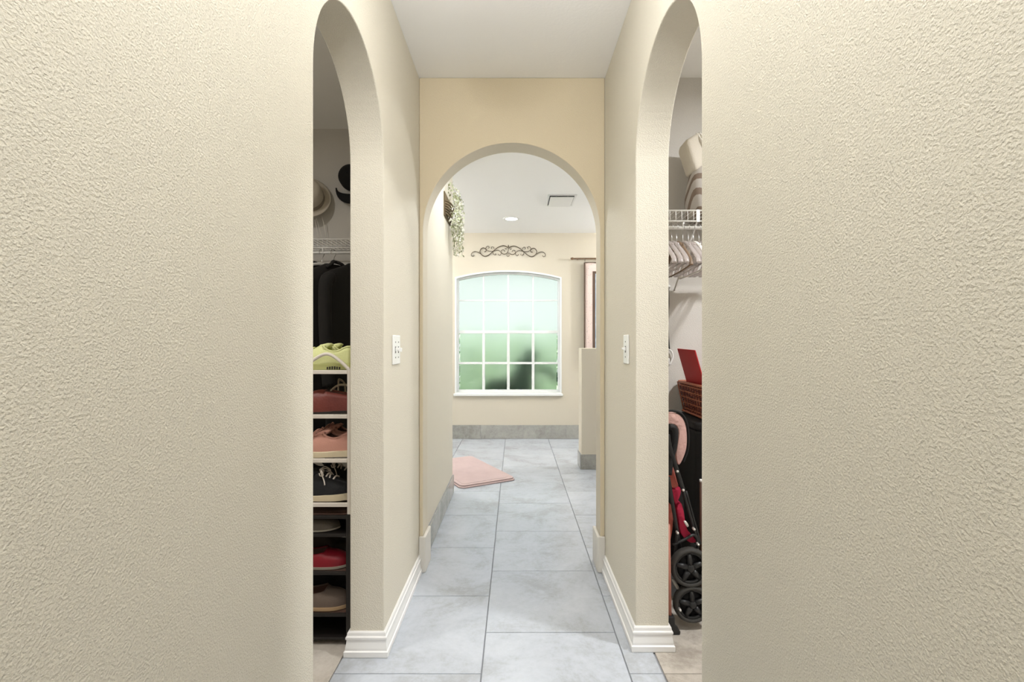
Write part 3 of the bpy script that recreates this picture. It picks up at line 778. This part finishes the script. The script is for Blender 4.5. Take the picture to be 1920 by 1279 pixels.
wheel(1293, 1063, 1.868, .0765); wheel(1297, 1131, 1.868, .0730)
def frame(pts, r=.0075, m=BLK2, n='frame_tube'):
    obj(n, one(tube, smooth_path([pt(*p) for p in pts], 4), r, 8), m, t, world=True)
frame([(1252, 815, 1.86), (1256, 838, 1.86), (1270, 884, 1.87), (1281, 919, 1.87)], .009)
frame([(1281, 919, 1.87), (1301, 992, 1.89), (1309, 1021, 1.90), (1297, 1062, 1.905)], .0055)
frame([(1286, 921, 1.89), (1305, 990, 1.90), (1313, 1020, 1.905)], .0055)
frame([(1253, 895, 1.85), (1262, 950, 1.87), (1270, 1000, 1.89), (1276, 1040, 1.905), (1280, 1128, 1.905)], .0075)
frame([(1262, 1022, 1.88), (1283, 1012, 1.88), (1302, 1003, 1.89), (1309, 1021, 1.89)], .006)
frame([(1270, 1000, 1.87), (1266, 1050, 1.90), (1274, 1100, 1.905), (1292, 1132, 1.905)], .007)
frame([(1254, 800, 1.87), (1266, 806, 1.87), (1264, 838, 1.87), (1258, 862, 1.87), (1254, 890, 1.87)], .012, BLK)
for (px, py) in ((1256, 838), (1270, 884), (1281, 919), (1301.5, 992.5), (1309, 1021), (1270.5, 999.5), (1275, 1144)):
    c = P(px, py, 1.862 if py < 1100 else 1.845); obj('rivet', one(lathe, [(.0001, -.008), (.003, -.007), (.0052, -.003), (.0052, .012), (.0001, .012)], c, 'y', 12), NUT, t, world=True)
def fabric(name, pts, y0, y1, m, bev=.008):
    mid = (y0+min(y1, 1.943))/2
    poly = smooth_path([(p[0], p[1], 0) for p in pts], 4, True)
    bm = bmesh.new(); prism(bm, [(P(p.x, p.y, mid).x, P(p.x, p.y, mid).z) for p in poly], 'y', y0, min(y1, 1.943))
    return obj(name, bm, m, t, world=True, bevel=min(bev, .0035), seg=3, smooth=True)
cp = fabric('canopy', [(1240, 776), (1258, 773), (1272, 778), (1281, 792), (1284.5, 815), (1283, 840), (1276, 860), (1269, 869), (1265, 850), (1268, 828), (1270, 806), (1262, 794), (1240, 792)], 1.90, 2.00, PINKL)
obj('canopy_piping', one(tube, smooth_path([Vector((P(*p, 1.921).x, 1.900, P(*p, 1.921).z)) for p in ((1240, 771), (1258, 769), (1274, 774), (1284, 790), (1287.5, 815), (1286, 842), (1278, 864))], 5), .0045, 7), BLK, cp, world=True)
fabric('canopy_side', [(1250, 868), (1258, 874), (1265, 898), (1267, 908), (1259, 911), (1252, 905)], 1.885, 1.95, SALM, .004)
fabric('side_panel', [(1255, 915), (1266, 914), (1272, 912), (1271, 925), (1263, 941), (1258, 925)], 1.89, 1.95, MAG, .004)
fabric('seat', [(1266, 950), (1273, 940), (1278, 952), (1282, 975), (1287, 992), (1297, 1003), (1302, 1012), (1292, 1014), (1280, 1006), (1272, 992), (1269, 970)], 1.90, 2.02, MAG, .006)
fabric('seat_flap', [(1250, 945), (1257, 950), (1258, 975), (1255, 1000), (1250, 1010)], 1.89, 1.97, SALM, .004)
fabric('seat_back', [(1256, 800), (1262, 812), (1262, 870), (1266, 900), (1280, 930), (1285, 980), (1296, 1015), (1318, 1030), (1262, 1050), (1250, 1000), (1248, 820)], 1.936, 1.949, BLK, .002)
fabric('label_patch', [(1282, 978), (1286, 977), (1291, 985), (1288, 988)], 1.875, 1.879, NUT, 0)
fabric('buckle', [(1259, 1088), (1263, 1086), (1273, 1101), (1269, 1105)], 1.872, 1.878, mat('grey plastic', (160, 156, 148), .5), 0)
# pink pole with black foot beside the jamb
t = thing('pink_pole', 'straight pink pole on a black foot standing just behind the right arch jamb', 'pole', (.604, 1.842, 0), 0)
obj('pole', one(tube, [(-.006, 0, .055), (-.012, 0, .42)], .009, 12), mat('salmon pink plastic', (190, 128, 112), .5), t)
bm = bmesh.new(); prism(bm, [(-.02, 0), (.031, 0), (.033, .012), (.012, .034), (.010, .070), (-.02, .070)], 'y', -.018, .018); obj('foot', bm, BLK2, t, bevel=.004)
# brown pole at the far right
t = thing('wooden_pole', 'brown wooden pole with a white tip behind the stroller in the right closet', 'pole', (.752, 1.985, 0), 0)
xx = P(1315, 915, 1.80)
t.location = (P(1314.5, 900, 1.935).x, 1.935, 0); t.matrix_basis = Matrix.Translation(t.location)
obj('shaft', one(tube, [(0, 0, 0), (0, 0, .558)], .006, 10), mat('dark brown wood', (74, 48, 34), .6), t)
obj('tip', one(tube, [(0, 0, .558), (0, 0, .568)], .0063, 10), WHITE, t)
# dark strap with white loop on the right closet wall
xs = P(1253.5, 600, E).x
t = thing('hanging_strap', 'thin dark strap with a white curled end on the right closet wall', 'strap', (xs, E, 1.3))
obj('strap', one(tube, smooth_path([P(1252, 540, E-.012), P(1252.5, 570, E-.012), P(1251, 600, E-.012), P(1252, 630, E-.012), P(1254, 655, E-.012)], 4), .006, 6), BLK, t, world=True)
obj('loop', one(tube, smooth_path([P(1252, 654, E-.014), P(1259, 659, E-.014), P(1261.5, 668, E-.014), P(1259, 677, E-.014), P(1255, 684, E-.014), P(1254, 672, E-.014)], 5), .0042, 8), WHITE, t, world=True)
obj('wall_hook', one(lathe, [(.0001, -.02), (.008, -.018), (.006, -.008), (.012, 0)], P(1252, 538, E), 'y', 12), WHITE, t, world=True)

# ------------------------------------------------------------ hats on the left closet wall
FELT = mat('off white felt', (206, 196, 180), .95, bump=(300, .0006, 2)); BAND = mat('grey hat band', (150, 140, 126), .9)
c = P(583, 380, CLB); c.y = CLB-.048
t = thing('brimmed_hat', 'off white brimmed hat hanging on the left closet wall', 'hat', c)
t.rotation_euler = (math.radians(-17), 0, math.radians(17)); HATM = (Matrix.Translation(c) @ t.rotation_euler.to_matrix().to_4x4()); t.matrix_basis = HATM
bm = bmesh.new()
lathe(bm, [(.132, -.030), (.134, -.033), (.124, -.026), (.10, -.022), (.096, -.030), (.092, -.075), (.082, -.118), (.060, -.135), (.030, -.128), (.0001, -.118)], (0, 0, 0), 'y', 40, 0, True, False)
lathe(bm, [(.132, -.030), (.10, -.017), (.092, -.022), (.0001, -.030)], (0, 0, 0), 'y', 40, 0, True, False)
obj('hat_body', bm, FELT, t)
obj('hat_band', one(lathe, [(.0975, -.026), (.0985, -.028), (.0955, -.055), (.0940, -.056)], (0, 0, 0), 'y', 40, 0, True, False), BAND, t)
obj('hook', one(tube, [(0, -.020, .10), (0, .010, .10)], .006, 8), WHITE, t)
for (a, b) in (((593, 410), (603, 447)), ((604, 408), (612, 447)), ((590, 412), (597, 447)), ((603, 406), (609, 430))):
    p0, p1 = P(*a, CLB-.035), P(*b, CLB-.03)
    obj('chin_cord', one(tube, smooth_path([p0, p0.lerp(p1, .5)+Vector((.003, -.004, 0)), p1], 4), .002, 6), CORD, t, world=True)
BLF = mat('black cotton twill', (20, 19, 20), .9, bump=(300, .0006, 2))
c = P(664, 341, CLB); c.y = CLB
t = thing('baseball_cap', 'black baseball cap hanging brim down on the left closet wall', 'cap', c)
bm = bmesh.new(); lathe(bm, [(.074, -.012), (.076, -.03), (.070, -.075), (.054, -.105), (.030, -.122), (.0001, -.127)], (0, 0, .01), 'y', 32)
obj('crown', bm, BLF, t)
obj('button', one(lathe, [(.0001, -.004), (.006, -.002), (.007, .002), (.0001, .003)], (0, -.127, .01), 'y', 10), BLF, t)
bm = bmesh.new(); poly = []
for k in range(17):
    a = math.radians(180+180*k/16); poly.append((.095*math.cos(a), -.055+.095*math.sin(a)*.95))
G1 = []
for s in (0, 1):
    R_ = []
    for j in range(5):
        rr = 1-j/4*.55
        R_.append([bm.verts.new((.104*math.cos(math.radians(180+180*k/16))*(.86+.14*rr), -.022-.035*(1-abs(math.cos(math.radians(180+180*k/16)))**2)-s*.004, -.045+(.105*math.sin(math.radians(180+180*k/16)))*rr)) for k in range(17)])
    G1.append(R_)
for s in (0, 1):
    for j in range(4):
        for k in range(16): bm.faces.new((G1[s][j][k], G1[s][j][k+1], G1[s][j+1][k+1], G1[s][j+1][k]))
for k in range(16):
    bm.faces.new((G1[0][0][k], G1[0][0][k+1], G1[1][0][k+1], G1[1][0][k])); bm.faces.new((G1[0][4][k], G1[0][4][k+1], G1[1][4][k+1], G1[1][4][k]))
obj('cap_brim', bm, BLF, t, smooth=True)
obj('hook', one(tube, [(0, -.001, .03), (0, -.05, .03)], .005, 8), WHITE, t)

# ------------------------------------------------------------ black coats under the left shelf
COAT = mat('black wool', (31, 29, 27), .95, bump=(200, .0012, 2)); COAT2 = mat('charcoal wool', (38, 35, 32), .95, bump=(200, .0012, 2))
def coat(lab, x, rz, m, L, seed, w=.225, group=None):
    rnd = random.Random(seed); y = CLB-.305+.012; z = ZSH-.071+.0085
    t = thing('coat', lab, 'coat', (x, y, z), rz, group)
    prof = [(0, .055, .022), (.012, .075, .028), (.03, .12, .034), (.05, .17, .038), (.075, .212, .040), (.10, w, .042), (.16, w, .044), (.3, w*.97, .046), (.55, w*.98, .05), (.8, w*1.02, .055), (1, w*1.04, .058)]
    prof = [(d if d <= .16 else .16+(d-.16)/.84*(L-.16), a, b) for d, a, b in prof]
    # resample the long body for folds
    full = []
    for (d0, a0, b0), (d1, a1, b1) in zip(prof, prof[1:]):
        n = max(1, int((d1-d0)/.05))
        for k in range(n): u = k/n; full.append((d0+(d1-d0)*u, a0+(a1-a0)*u, b0+(b1-b0)*u))
    full.append(prof[-1]); full = [(d, a, b*.74) for d, a, b in full]
    ph = rnd.uniform(0, 6); bm = bmesh.new(); rings = []
    for d, a, b in full:
        ring = []; fold = min(1, max(0, (d-.1)/.3))*.008
        for k in range(40):
            q_ = 2*PI*k/40; cc, ss = math.cos(q_), math.sin(q_)
            wob = fold*math.sin(5*q_+ph+d*1.2)+fold*.6*math.sin(9*q_+ph*2)
            ring.append(bm.verts.new(((b+wob)*math.copysign(abs(cc)**.8, cc), (a+wob*.5)*math.copysign(abs(ss)**.9, ss), -.075-d)))
        rings.append(ring)
    for r0, r1 in zip(rings, rings[1:]):
        for k in range(40): bm.faces.new((r0[k], r0[(k+1) % 40], r1[(k+1) % 40], r1[k]))
    bm.faces.new(rings[0]); bm.faces.new(rings[-1])
    obj('coat_body', bm, m, t, smooth=True)
    for s in (-1, 1):
        pts = [(0, s*(w-.035), -.165), (.004, s*(w+.008), -.20), (.006, s*(w+.012), -.40), (.008, s*(w+.0), -.62), (.008, s*(w-.01), -.72)]
        obj('sleeve', one(tube, smooth_path(pts, 4), [.031]*17, 12, False, 0, 1.1), m, t, smooth=True)
    obj('collar', one(tube, smooth_path([(.026, -.07, -.10), (.03, -.03, -.070), (0, 0, -.058), (.03, .03, -.070), (.026, .07, -.10)], 4), .014, 8, False, 0, .6), m, t, smooth=True)
    hk = [(0, .018*math.cos(a), .018*math.sin(a)-.010) for a in [math.radians(v) for v in (200, 170, 140, 110, 80, 50, 20, -10, -40)]]+[(0, .004, -.040), (0, 0, -.07)]
    obj('hanger_hook', one(tube, smooth_path(hk, 3), .0018, 6), CHROME, t)
for (lab, x, rz, m, L, sd) in (('black long coat nearest the arch on the left closet rod', -.868, -.50, COAT, 1.02, 1),
                               ('charcoal coat second from the arch on the left closet rod', -.995, -.48, COAT2, 1.0, 2),
                               ('black coat third from the arch on the left closet rod', -1.125, -.46, COAT, .95, 3),
                               ('charcoal coat fourth from the arch, mostly hidden by the wall edge', -1.255, -.45, COAT2, .98, 4)):
    coat(lab, x, rz, m, L, sd, w=.20)
hanger('white plastic hanger with a crossbar between the black coats, left closet', (-1.058, CLB-.293, ZSH-.0625), -.47, HW, w=.18, drop=.06)

# ------------------------------------------------------------ shoe racks
RW = mat('white powder coated steel', (222, 214, 204), .4); RB = mat('black plastic rack', (30, 26, 24), .5); RBD = mat('brown woven shelf', (86, 62, 52), .8, bump=(120, .002, 2))
YF = 1.760; RX1, RX0 = -.6105, -1.235; RD = .275
def rz2(py, y=YF): return EYE-(py-CY)*y/F
t = thing('shoe_rack', 'white metal shoe rack stacked on top of the black rack, left closet', 'shoe rack', (-.92, YF+RD/2, .487))
zs = [rz2(v) for v in (698, 781.5, 864.5, 947.5)]
for x in (RX1-.0065, RX0+.0065):
    for y in (YF+.0065, YF+RD-.0065):
        bm = bmesh.new(); bx(bm, x-.0065, x+.0065, y-.0065, y+.0065, .487, zs[0]+.014); obj('post', bm, RW, t, world=True, bevel=.002)
SHELFZ = []
for z in zs:
    for y in (YF+.006, YF+RD-.006):
        bm = bmesh.new(); bx(bm, RX0+.013, RX1-.013, y-.006, y+.006, z-.0072, z+.0072); obj('shelf_rail', bm, RW, t, world=True, bevel=.002)
    for k in range(3):
        y = YF+.07+k*.066
        obj('shelf_bar', one(tube, [(RX0+.010, y, z), (RX1-.010, y, z)], .005, 8), RW, t, world=True)
    for x in (RX0+.0065, RX1-.0065):
        bm = bmesh.new(); bx(bm, x-.004, x+.004, YF+.012, YF+RD-.012, z-.006, z+.006); obj('side_rail', bm, RW, t, world=True)
yy = YF+.006
crest = [(RX1-.006, yy, zs[0]+.012), (RX1-.012, yy, rz2(691)), (P(640, 0, YF).x, yy, rz2(680)), (P(622, 0, YF).x, yy, rz2(667)), (P(610, 0, YF).x, yy, rz2(664)), (P(598, 0, YF).x, yy, rz2(668)), (P(585, 0, YF).x, yy, rz2(676)), (-.80, yy, rz2(690)), (-.86, yy, rz2(692))]
mirror = [(RX0+RX1-p[0], p[1], p[2]) for p in crest[::-1]]
obj('top_rail', one(tube, smooth_path(crest+mirror, 5), .0062, 10), RW, t, world=True)
# black rack
t = thing('shoe_rack', 'black shoe rack standing on the floor under the white rack, left closet', 'shoe rack', (-.92, YF+RD/2, 0))
bzs = [rz2(v) for v in (971, 1005, 1076.5, 1155, 1199)]
for x in (RX1-.009, RX0+.009):
    for y in (YF+.009, YF+RD-.009):
        bm = bmesh.new(); bx(bm, x-.009, x+.009, y-.009, y+.009, .014, .4865); obj('post', bm, RB, t, world=True, bevel=.003)
        obj('foot', one(lathe, [(.0001, 0), (.012, .0), (.014, .006), (.010, .016), (.0001, .016)], (x, y, 0), 'z', 14), RB, t, world=True)
for i, z in enumerate(bzs):
    hh = .006 if i != 4 else .004
    bm = bmesh.new()
    bx(bm, RX0+.018, RX1-.018, YF+.003, YF+.014, z-hh, z+hh); bx(bm, RX0+.018, RX1-.018, YF+RD-.014, YF+RD-.003, z-hh, z+hh)
    obj('shelf_rail', bm, RB, t, world=True, bevel=.002)
    bm = bmesh.new(); bx(bm, RX0+.018, RX1-.018, YF+.015, YF+RD-.015, z-.003, z+.003); obj('shelf', bm, RBD if i in (0, 2, 3) else RB, t, world=True)
bm = bmesh.new(); bx(bm, RX0+.02, RX1-.02, YF+.20, YF+.206, .03, .11); obj('back_panel', bm, RB, t, world=True)

# ------------------------------------------------------------ shoes
def shoe(name, lab, loc, rz, up, sole, lining, L=.255, W_=.046, kind='sneaker', lace=None, group=None, hs=1.0, sole_t=.022, tilt=0, bow=True, lr=.0026, cat='shoe'):
    """local: toe towards +x, heel at x=0, sits on z=0"""
    t = thing(name, lab, cat, loc, rz, group)
    if tilt: t.rotation_euler = (0, tilt, rz)
    N, K = 26, 15
    def hw(u):
        w = .70+.32*math.sin(PI*min(1, max(0, (u-.12)/.95)))**1.0
        if u < .10: w *= math.sqrt(max(0, 1-((.10-u)/.105)**2))*.35+.65
        if u > .74: w *= math.sqrt(max(0.002, 1-((u-.74)/.262)**2))
        if u < .04: w *= .62+.38*u/.04
        return W_*w
    def ztop(u):
        if kind == 'flat':
            if u < .62: return .052-.010*math.sin(PI*u/.62)
            return .044*math.sqrt(max(0, 1-((u-.62)/.40)**2))+.004
        if kind == 'clog':
            if u < .5: return .066+.022*(u/.5)
            return .088*(1-.55*((u-.5)/.5)**1.4)
        if kind == 'boot':
            if u < .35: return .115
            return max(.045, .115-.28*(u-.35)) if u < .85 else .045
        if u < .10: return .080-.0*u
        if u < .40: return .080-.016*math.sin(PI*(u-.10)/.34)
        if u < .46: return .082
        return .082-(u-.46)/.54*.042
    open_to = {'sneaker': .42, 'flat': .60, 'clog': .42, 'boot': .34}[kind]
    bm = bmesh.new(); rows = []
    for i in range(N+1):
        u = i/N; w = hw(u)*(1 if i not in (0,) else .9); h = ztop(u)*hs
        if u > .93: h *= .62+.38*math.sqrt(max(0, 1-((u-.93)/.072)**2))
        x = u*L; row = []
        opened = .03 < u < open_to
        for j in range(K):
            s = -1 if j < K//2 else 1
            jj = min(j, K-1-j)             # 0..7
            if opened:
                if jj <= 4: f = jj/4; yv = w*(1-.22*f*f); zv = h*f
                elif jj == 5: yv = w*.62; zv = h*.93
                elif jj == 6: yv = w*.50; zv = sole_t+.010
                else: yv = 0; zv = sole_t+.006
            else:
                a = jj/7*PI/2; yv = w*math.cos(a)**.75; zv = h*math.sin(a)**.72
                if jj == 7: yv = 0
            row.append(bm.verts.new((x, s*yv, sole_t*.5+zv*(1-sole_t*.5/max(h, .02)) if True else zv)))
        rows.append(row)
    for i in range(N):
        u = (i+.5)/N
        for j in range(K-1):
            jm = min(j, K-2-j)
            f = bm.faces.new((rows[i][j], rows[i+1][j], rows[i+1][j+1], rows[i][j+1])); f.smooth = True
            if .03 < u < open_to and jm >= 5: f.material_index = 1
    bm.faces.new(rows[0]); bm.faces.new(rows[-1])
    upo = obj('upper', bm, [up, lining], t)
    bm = bmesh.new(); lo, hi_ = [], []
    outl = [(i/N*L, -hw(i/N)*1.05-.001) for i in range(N+1)]+[(i/N*L, hw(i/N)*1.05+.001) for i in range(N, -1, -1)]
    def zsole(x):
        u = x/L
        return sole_t*(1.12-.30*math.sin(PI*min(1, u*1.25))**2) if kind == 'sneaker' else sole_t*(1 if u < .3 and kind != 'flat' else .6)
    A = [bm.verts.new((x+(-.002 if x < L/2 else .002), y, 0 if kind != 'flat' else 0)) for x, y in outl]; B = [bm.verts.new((x, y, zsole(x))) for x, y in outl]
    bm.faces.new(A); bm.faces.new(B)
    for i in range(len(A)):
        j = (i+1) % len(A); bm.faces.new((A[i], A[j], B[j], B[i]))
    obj('sole', bm, sole, t)
    if lace:
        bm = bmesh.new()
        for k in range(6):
            u = .43+k*.055; h = ztop(u)*hs+.003; w = hw(u)*.42; s = 1 if k % 2 else -1
            tube(bm, smooth_path([(u*L, -w, h*.93-.002), (u*L+.004*s, 0, h+.001), (u*L+.008*s, w, h*.93-.002)], 4), lr, 6)
        for s in ((-1, 1) if bow else ()):   # bow loops and ends
            u = .47; h = ztop(u)*hs+.005
            tube(bm, smooth_path([(u*L, 0, h), (u*L+.012, s*.022, h+.006), (u*L+.028, s*.036, h-.012), (u*L+.012, s*.030, h-.014), (u*L, 0, h)], 5), .0022, 6)
            tube(bm, smooth_path([(u*L, 0, h), (u*L+.016, s*.028, h-.004), (u*L+.034, s*.044, h-.030), (u*L+.038, s*.047, h-.046)], 5), .0024, 6)
        obj('laces', bm, lace, t)
        bm = bmesh.new(); u0 = .41
        prism(bm, [(u0*L-.020, ztop(.4)*hs+.004), (u0*L-.008, ztop(.45)*hs+.009), (u0*L+.014, ztop(.45)*hs+.004), (u0*L+.04, ztop(.5)*hs-.006), (u0*L+.02, ztop(.5)*hs-.012), (u0*L-.004, ztop(.45)*hs-.012)], 'y', -.020, .020)
        obj('tongue', bm, up, t, bevel=.004, seg=2, smooth=True)
    if kind in ('sneaker',):
        # padded collar roll
        bm = bmesh.new(); pts = []
        for k in range(9):
            u = .03+(open_to-.03)*k/8; pts.append((u*L, -hw(u)*.74, ztop(u)*hs-.003))
        for k in range(8, -1, -1):
            u = .03+(open_to-.03)*k/8; pts.append((u*L, hw(u)*.74, ztop(u)*hs-.003))
        tube(bm, smooth_path(pts, 2, True), .0042, 6, True); obj('collar', bm, up, t)
    return t
NEON = mat('neon yellow mesh', (218, 221, 160), .75, bump=(260, .001, 2)); NEONS = mat('neon yellow foam', (208, 211, 142), .6)
LEATH = mat('maroon leather', (124, 58, 48), .5, bump=(130, .001, 2), var=(9, (100, 46, 40), .2)); DKS = mat('dark rubber', (40, 34, 30), .7)
CANV = mat('off white canvas', (204, 190, 172), .85); PK = mat('pink knit', (198, 146, 130), .85, bump=(300, .001, 2)); CRS = mat('cream rubber', (216, 202, 172), .6)
BRL = mat('brown lining', (84, 58, 50), .9); BLM = mat('black mesh', (26, 26, 28), .8, bump=(240, .001, 2)); LNG = mat('dark lining', (48, 44, 44), .9)
GRY = mat('grey suede', (100, 92, 82), .9, bump=(200, .001, 2)); RED = mat('red patent', (134, 22, 36), .45); TAU = mat('taupe suede', (108, 94, 84), .85, bump=(200, .001, 2))
TANS = mat('tan sole', (190, 160, 124), .6); BRN = mat('dark brown leather', (56, 44, 36), .6); LG = mat('light grey sole', (158, 150, 136), .7)
WLACE = mat('white lace', (224, 214, 204), .8)
xh = -.618
ya, yb_ = YF+.068, YF+.190
z0 = zs[0]+.0075
n1 = shoe('sneaker', 'neon yellow sneaker on top of the white rack, nearer the camera', (xh, ya, z0), PI, NEON, NEONS, mat('neon lining', (180, 186, 84), .9), hs=1.12, lace=NEON, bow=False, lr=.0022, sole_t=.024, group='neon sneakers on the white rack')
n2 = dup(n1, (xh-.004, yb_, z0), PI+.06, 'neon yellow sneaker on top of the white rack, behind its twin')
# cleated patch on the neon sole
bm = bmesh.new()
for k in range(6): bx(bm, .038+k*.009, .042+k*.009, .0480, .0535, .002, .014-.0012*abs(k-2.5))
obj('outsole_lugs', bm, DKS, n1)
z0 = zs[1]+.0075
shoe('leather_clog', 'maroon leather slip on shoe on the second shelf of the white rack', (xh, ya, z0), PI, LEATH, DKS, BRL, kind='clog', hs=1.0, sole_t=.010, W_=.047)
t2 = shoe('sandal', 'off white strappy canvas sandal behind the maroon shoe', (xh-.005, yb_, z0), PI, CANV, CANV, BRL, kind='flat', hs=1.5, sole_t=.016)
for (x, h) in ((.04, .112), (.09, .116)):
    obj('strap', one(tube, smooth_path([(x, -.040, .03), (x, -.036, h*.8), (x+.01, 0, h), (x, .036, h*.8), (x, .040, .03)], 5), .006, 6, False, 0, .5), CANV, t2)
obj('strap', one(tube, smooth_path([(.01, .03, .05), (.03, .037, .088), (.09, .037, .096), (.13, .034, .06)], 5), .005, 6), CANV, t2)
z0 = zs[2]+.0075
p1 = shoe('sneaker', 'pink knit sneaker with cream sole on the third shelf of the white rack, in front', (xh, ya, z0), PI, PK, CRS, BRL, hs=1.12, lace=PK, group='pink sneakers on the white rack')
dup(p1, (xh-.004, yb_, z0), PI+.05, 'pink knit sneaker with cream sole on the third shelf, behind its twin')
z0 = zs[3]+.0075
b1 = shoe('sneaker', 'black sneaker with white laces on the lowest shelf of the white rack, in front', (xh-.252, ya, z0), 0, BLM, CRS, LNG, hs=1.25, lace=WLACE, lr=.0034, L=.25, group='black sneakers on the white rack')
dup(b1, (xh-.256, yb_, z0), .03, 'black sneaker with white laces on the lowest white shelf, behind its twin')
# black rack
z0 = bzs[1]+.0065
shoe('flat_shoe', 'grey suede flat shoe on the top shelf of the black rack', (-.915, ya, z0), 0, GRY, LG, LNG, kind='flat', hs=.9, sole_t=.008, L=.24)
shoe('flat_shoe', 'dark brown flat shoe behind the grey one, top shelf of the black rack', (-.875, yb_, z0), 0, BRN, DKS, LNG, kind='flat', hs=1.0, sole_t=.008, L=.24)
z0 = bzs[2]+.0065
shoe('flat_shoe', 'red patent flat shoe on the middle shelf of the black rack', (-.875, ya, z0), 0, RED, LG, BRL, kind='flat', hs=1.15, sole_t=.014, L=.243)
shoe('ankle_boot', 'dark brown ankle boot behind the red shoe on the black rack', (-.87, yb_, z0), 0, BRN, LG, LNG, kind='boot', hs=1.0, sole_t=.016, L=.24)
z0 = bzs[3]+.0065
shoe('slip_on_shoe', 'taupe suede slip on shoe with tan sole, lowest shelf of the black rack', (-.878, ya, z0), 0, TAU, TANS, BRL, kind='flat', hs=1.30, sole_t=.020, L=.248)
tb = shoe('slip_on_shoe', 'black slip on shoe with buckle behind the taupe one, lowest shelf of the black rack', (-.875, yb_, z0), 0, BLM, DKS, LNG, kind='boot', hs=.95, sole_t=.012, L=.24)
obj('buckle', one(tube, [(.10, .012, .11), (.10, -.012, .11), (.125, -.012, .105), (.125, .012, .105)], .002, 6, True), CHROME, tb)
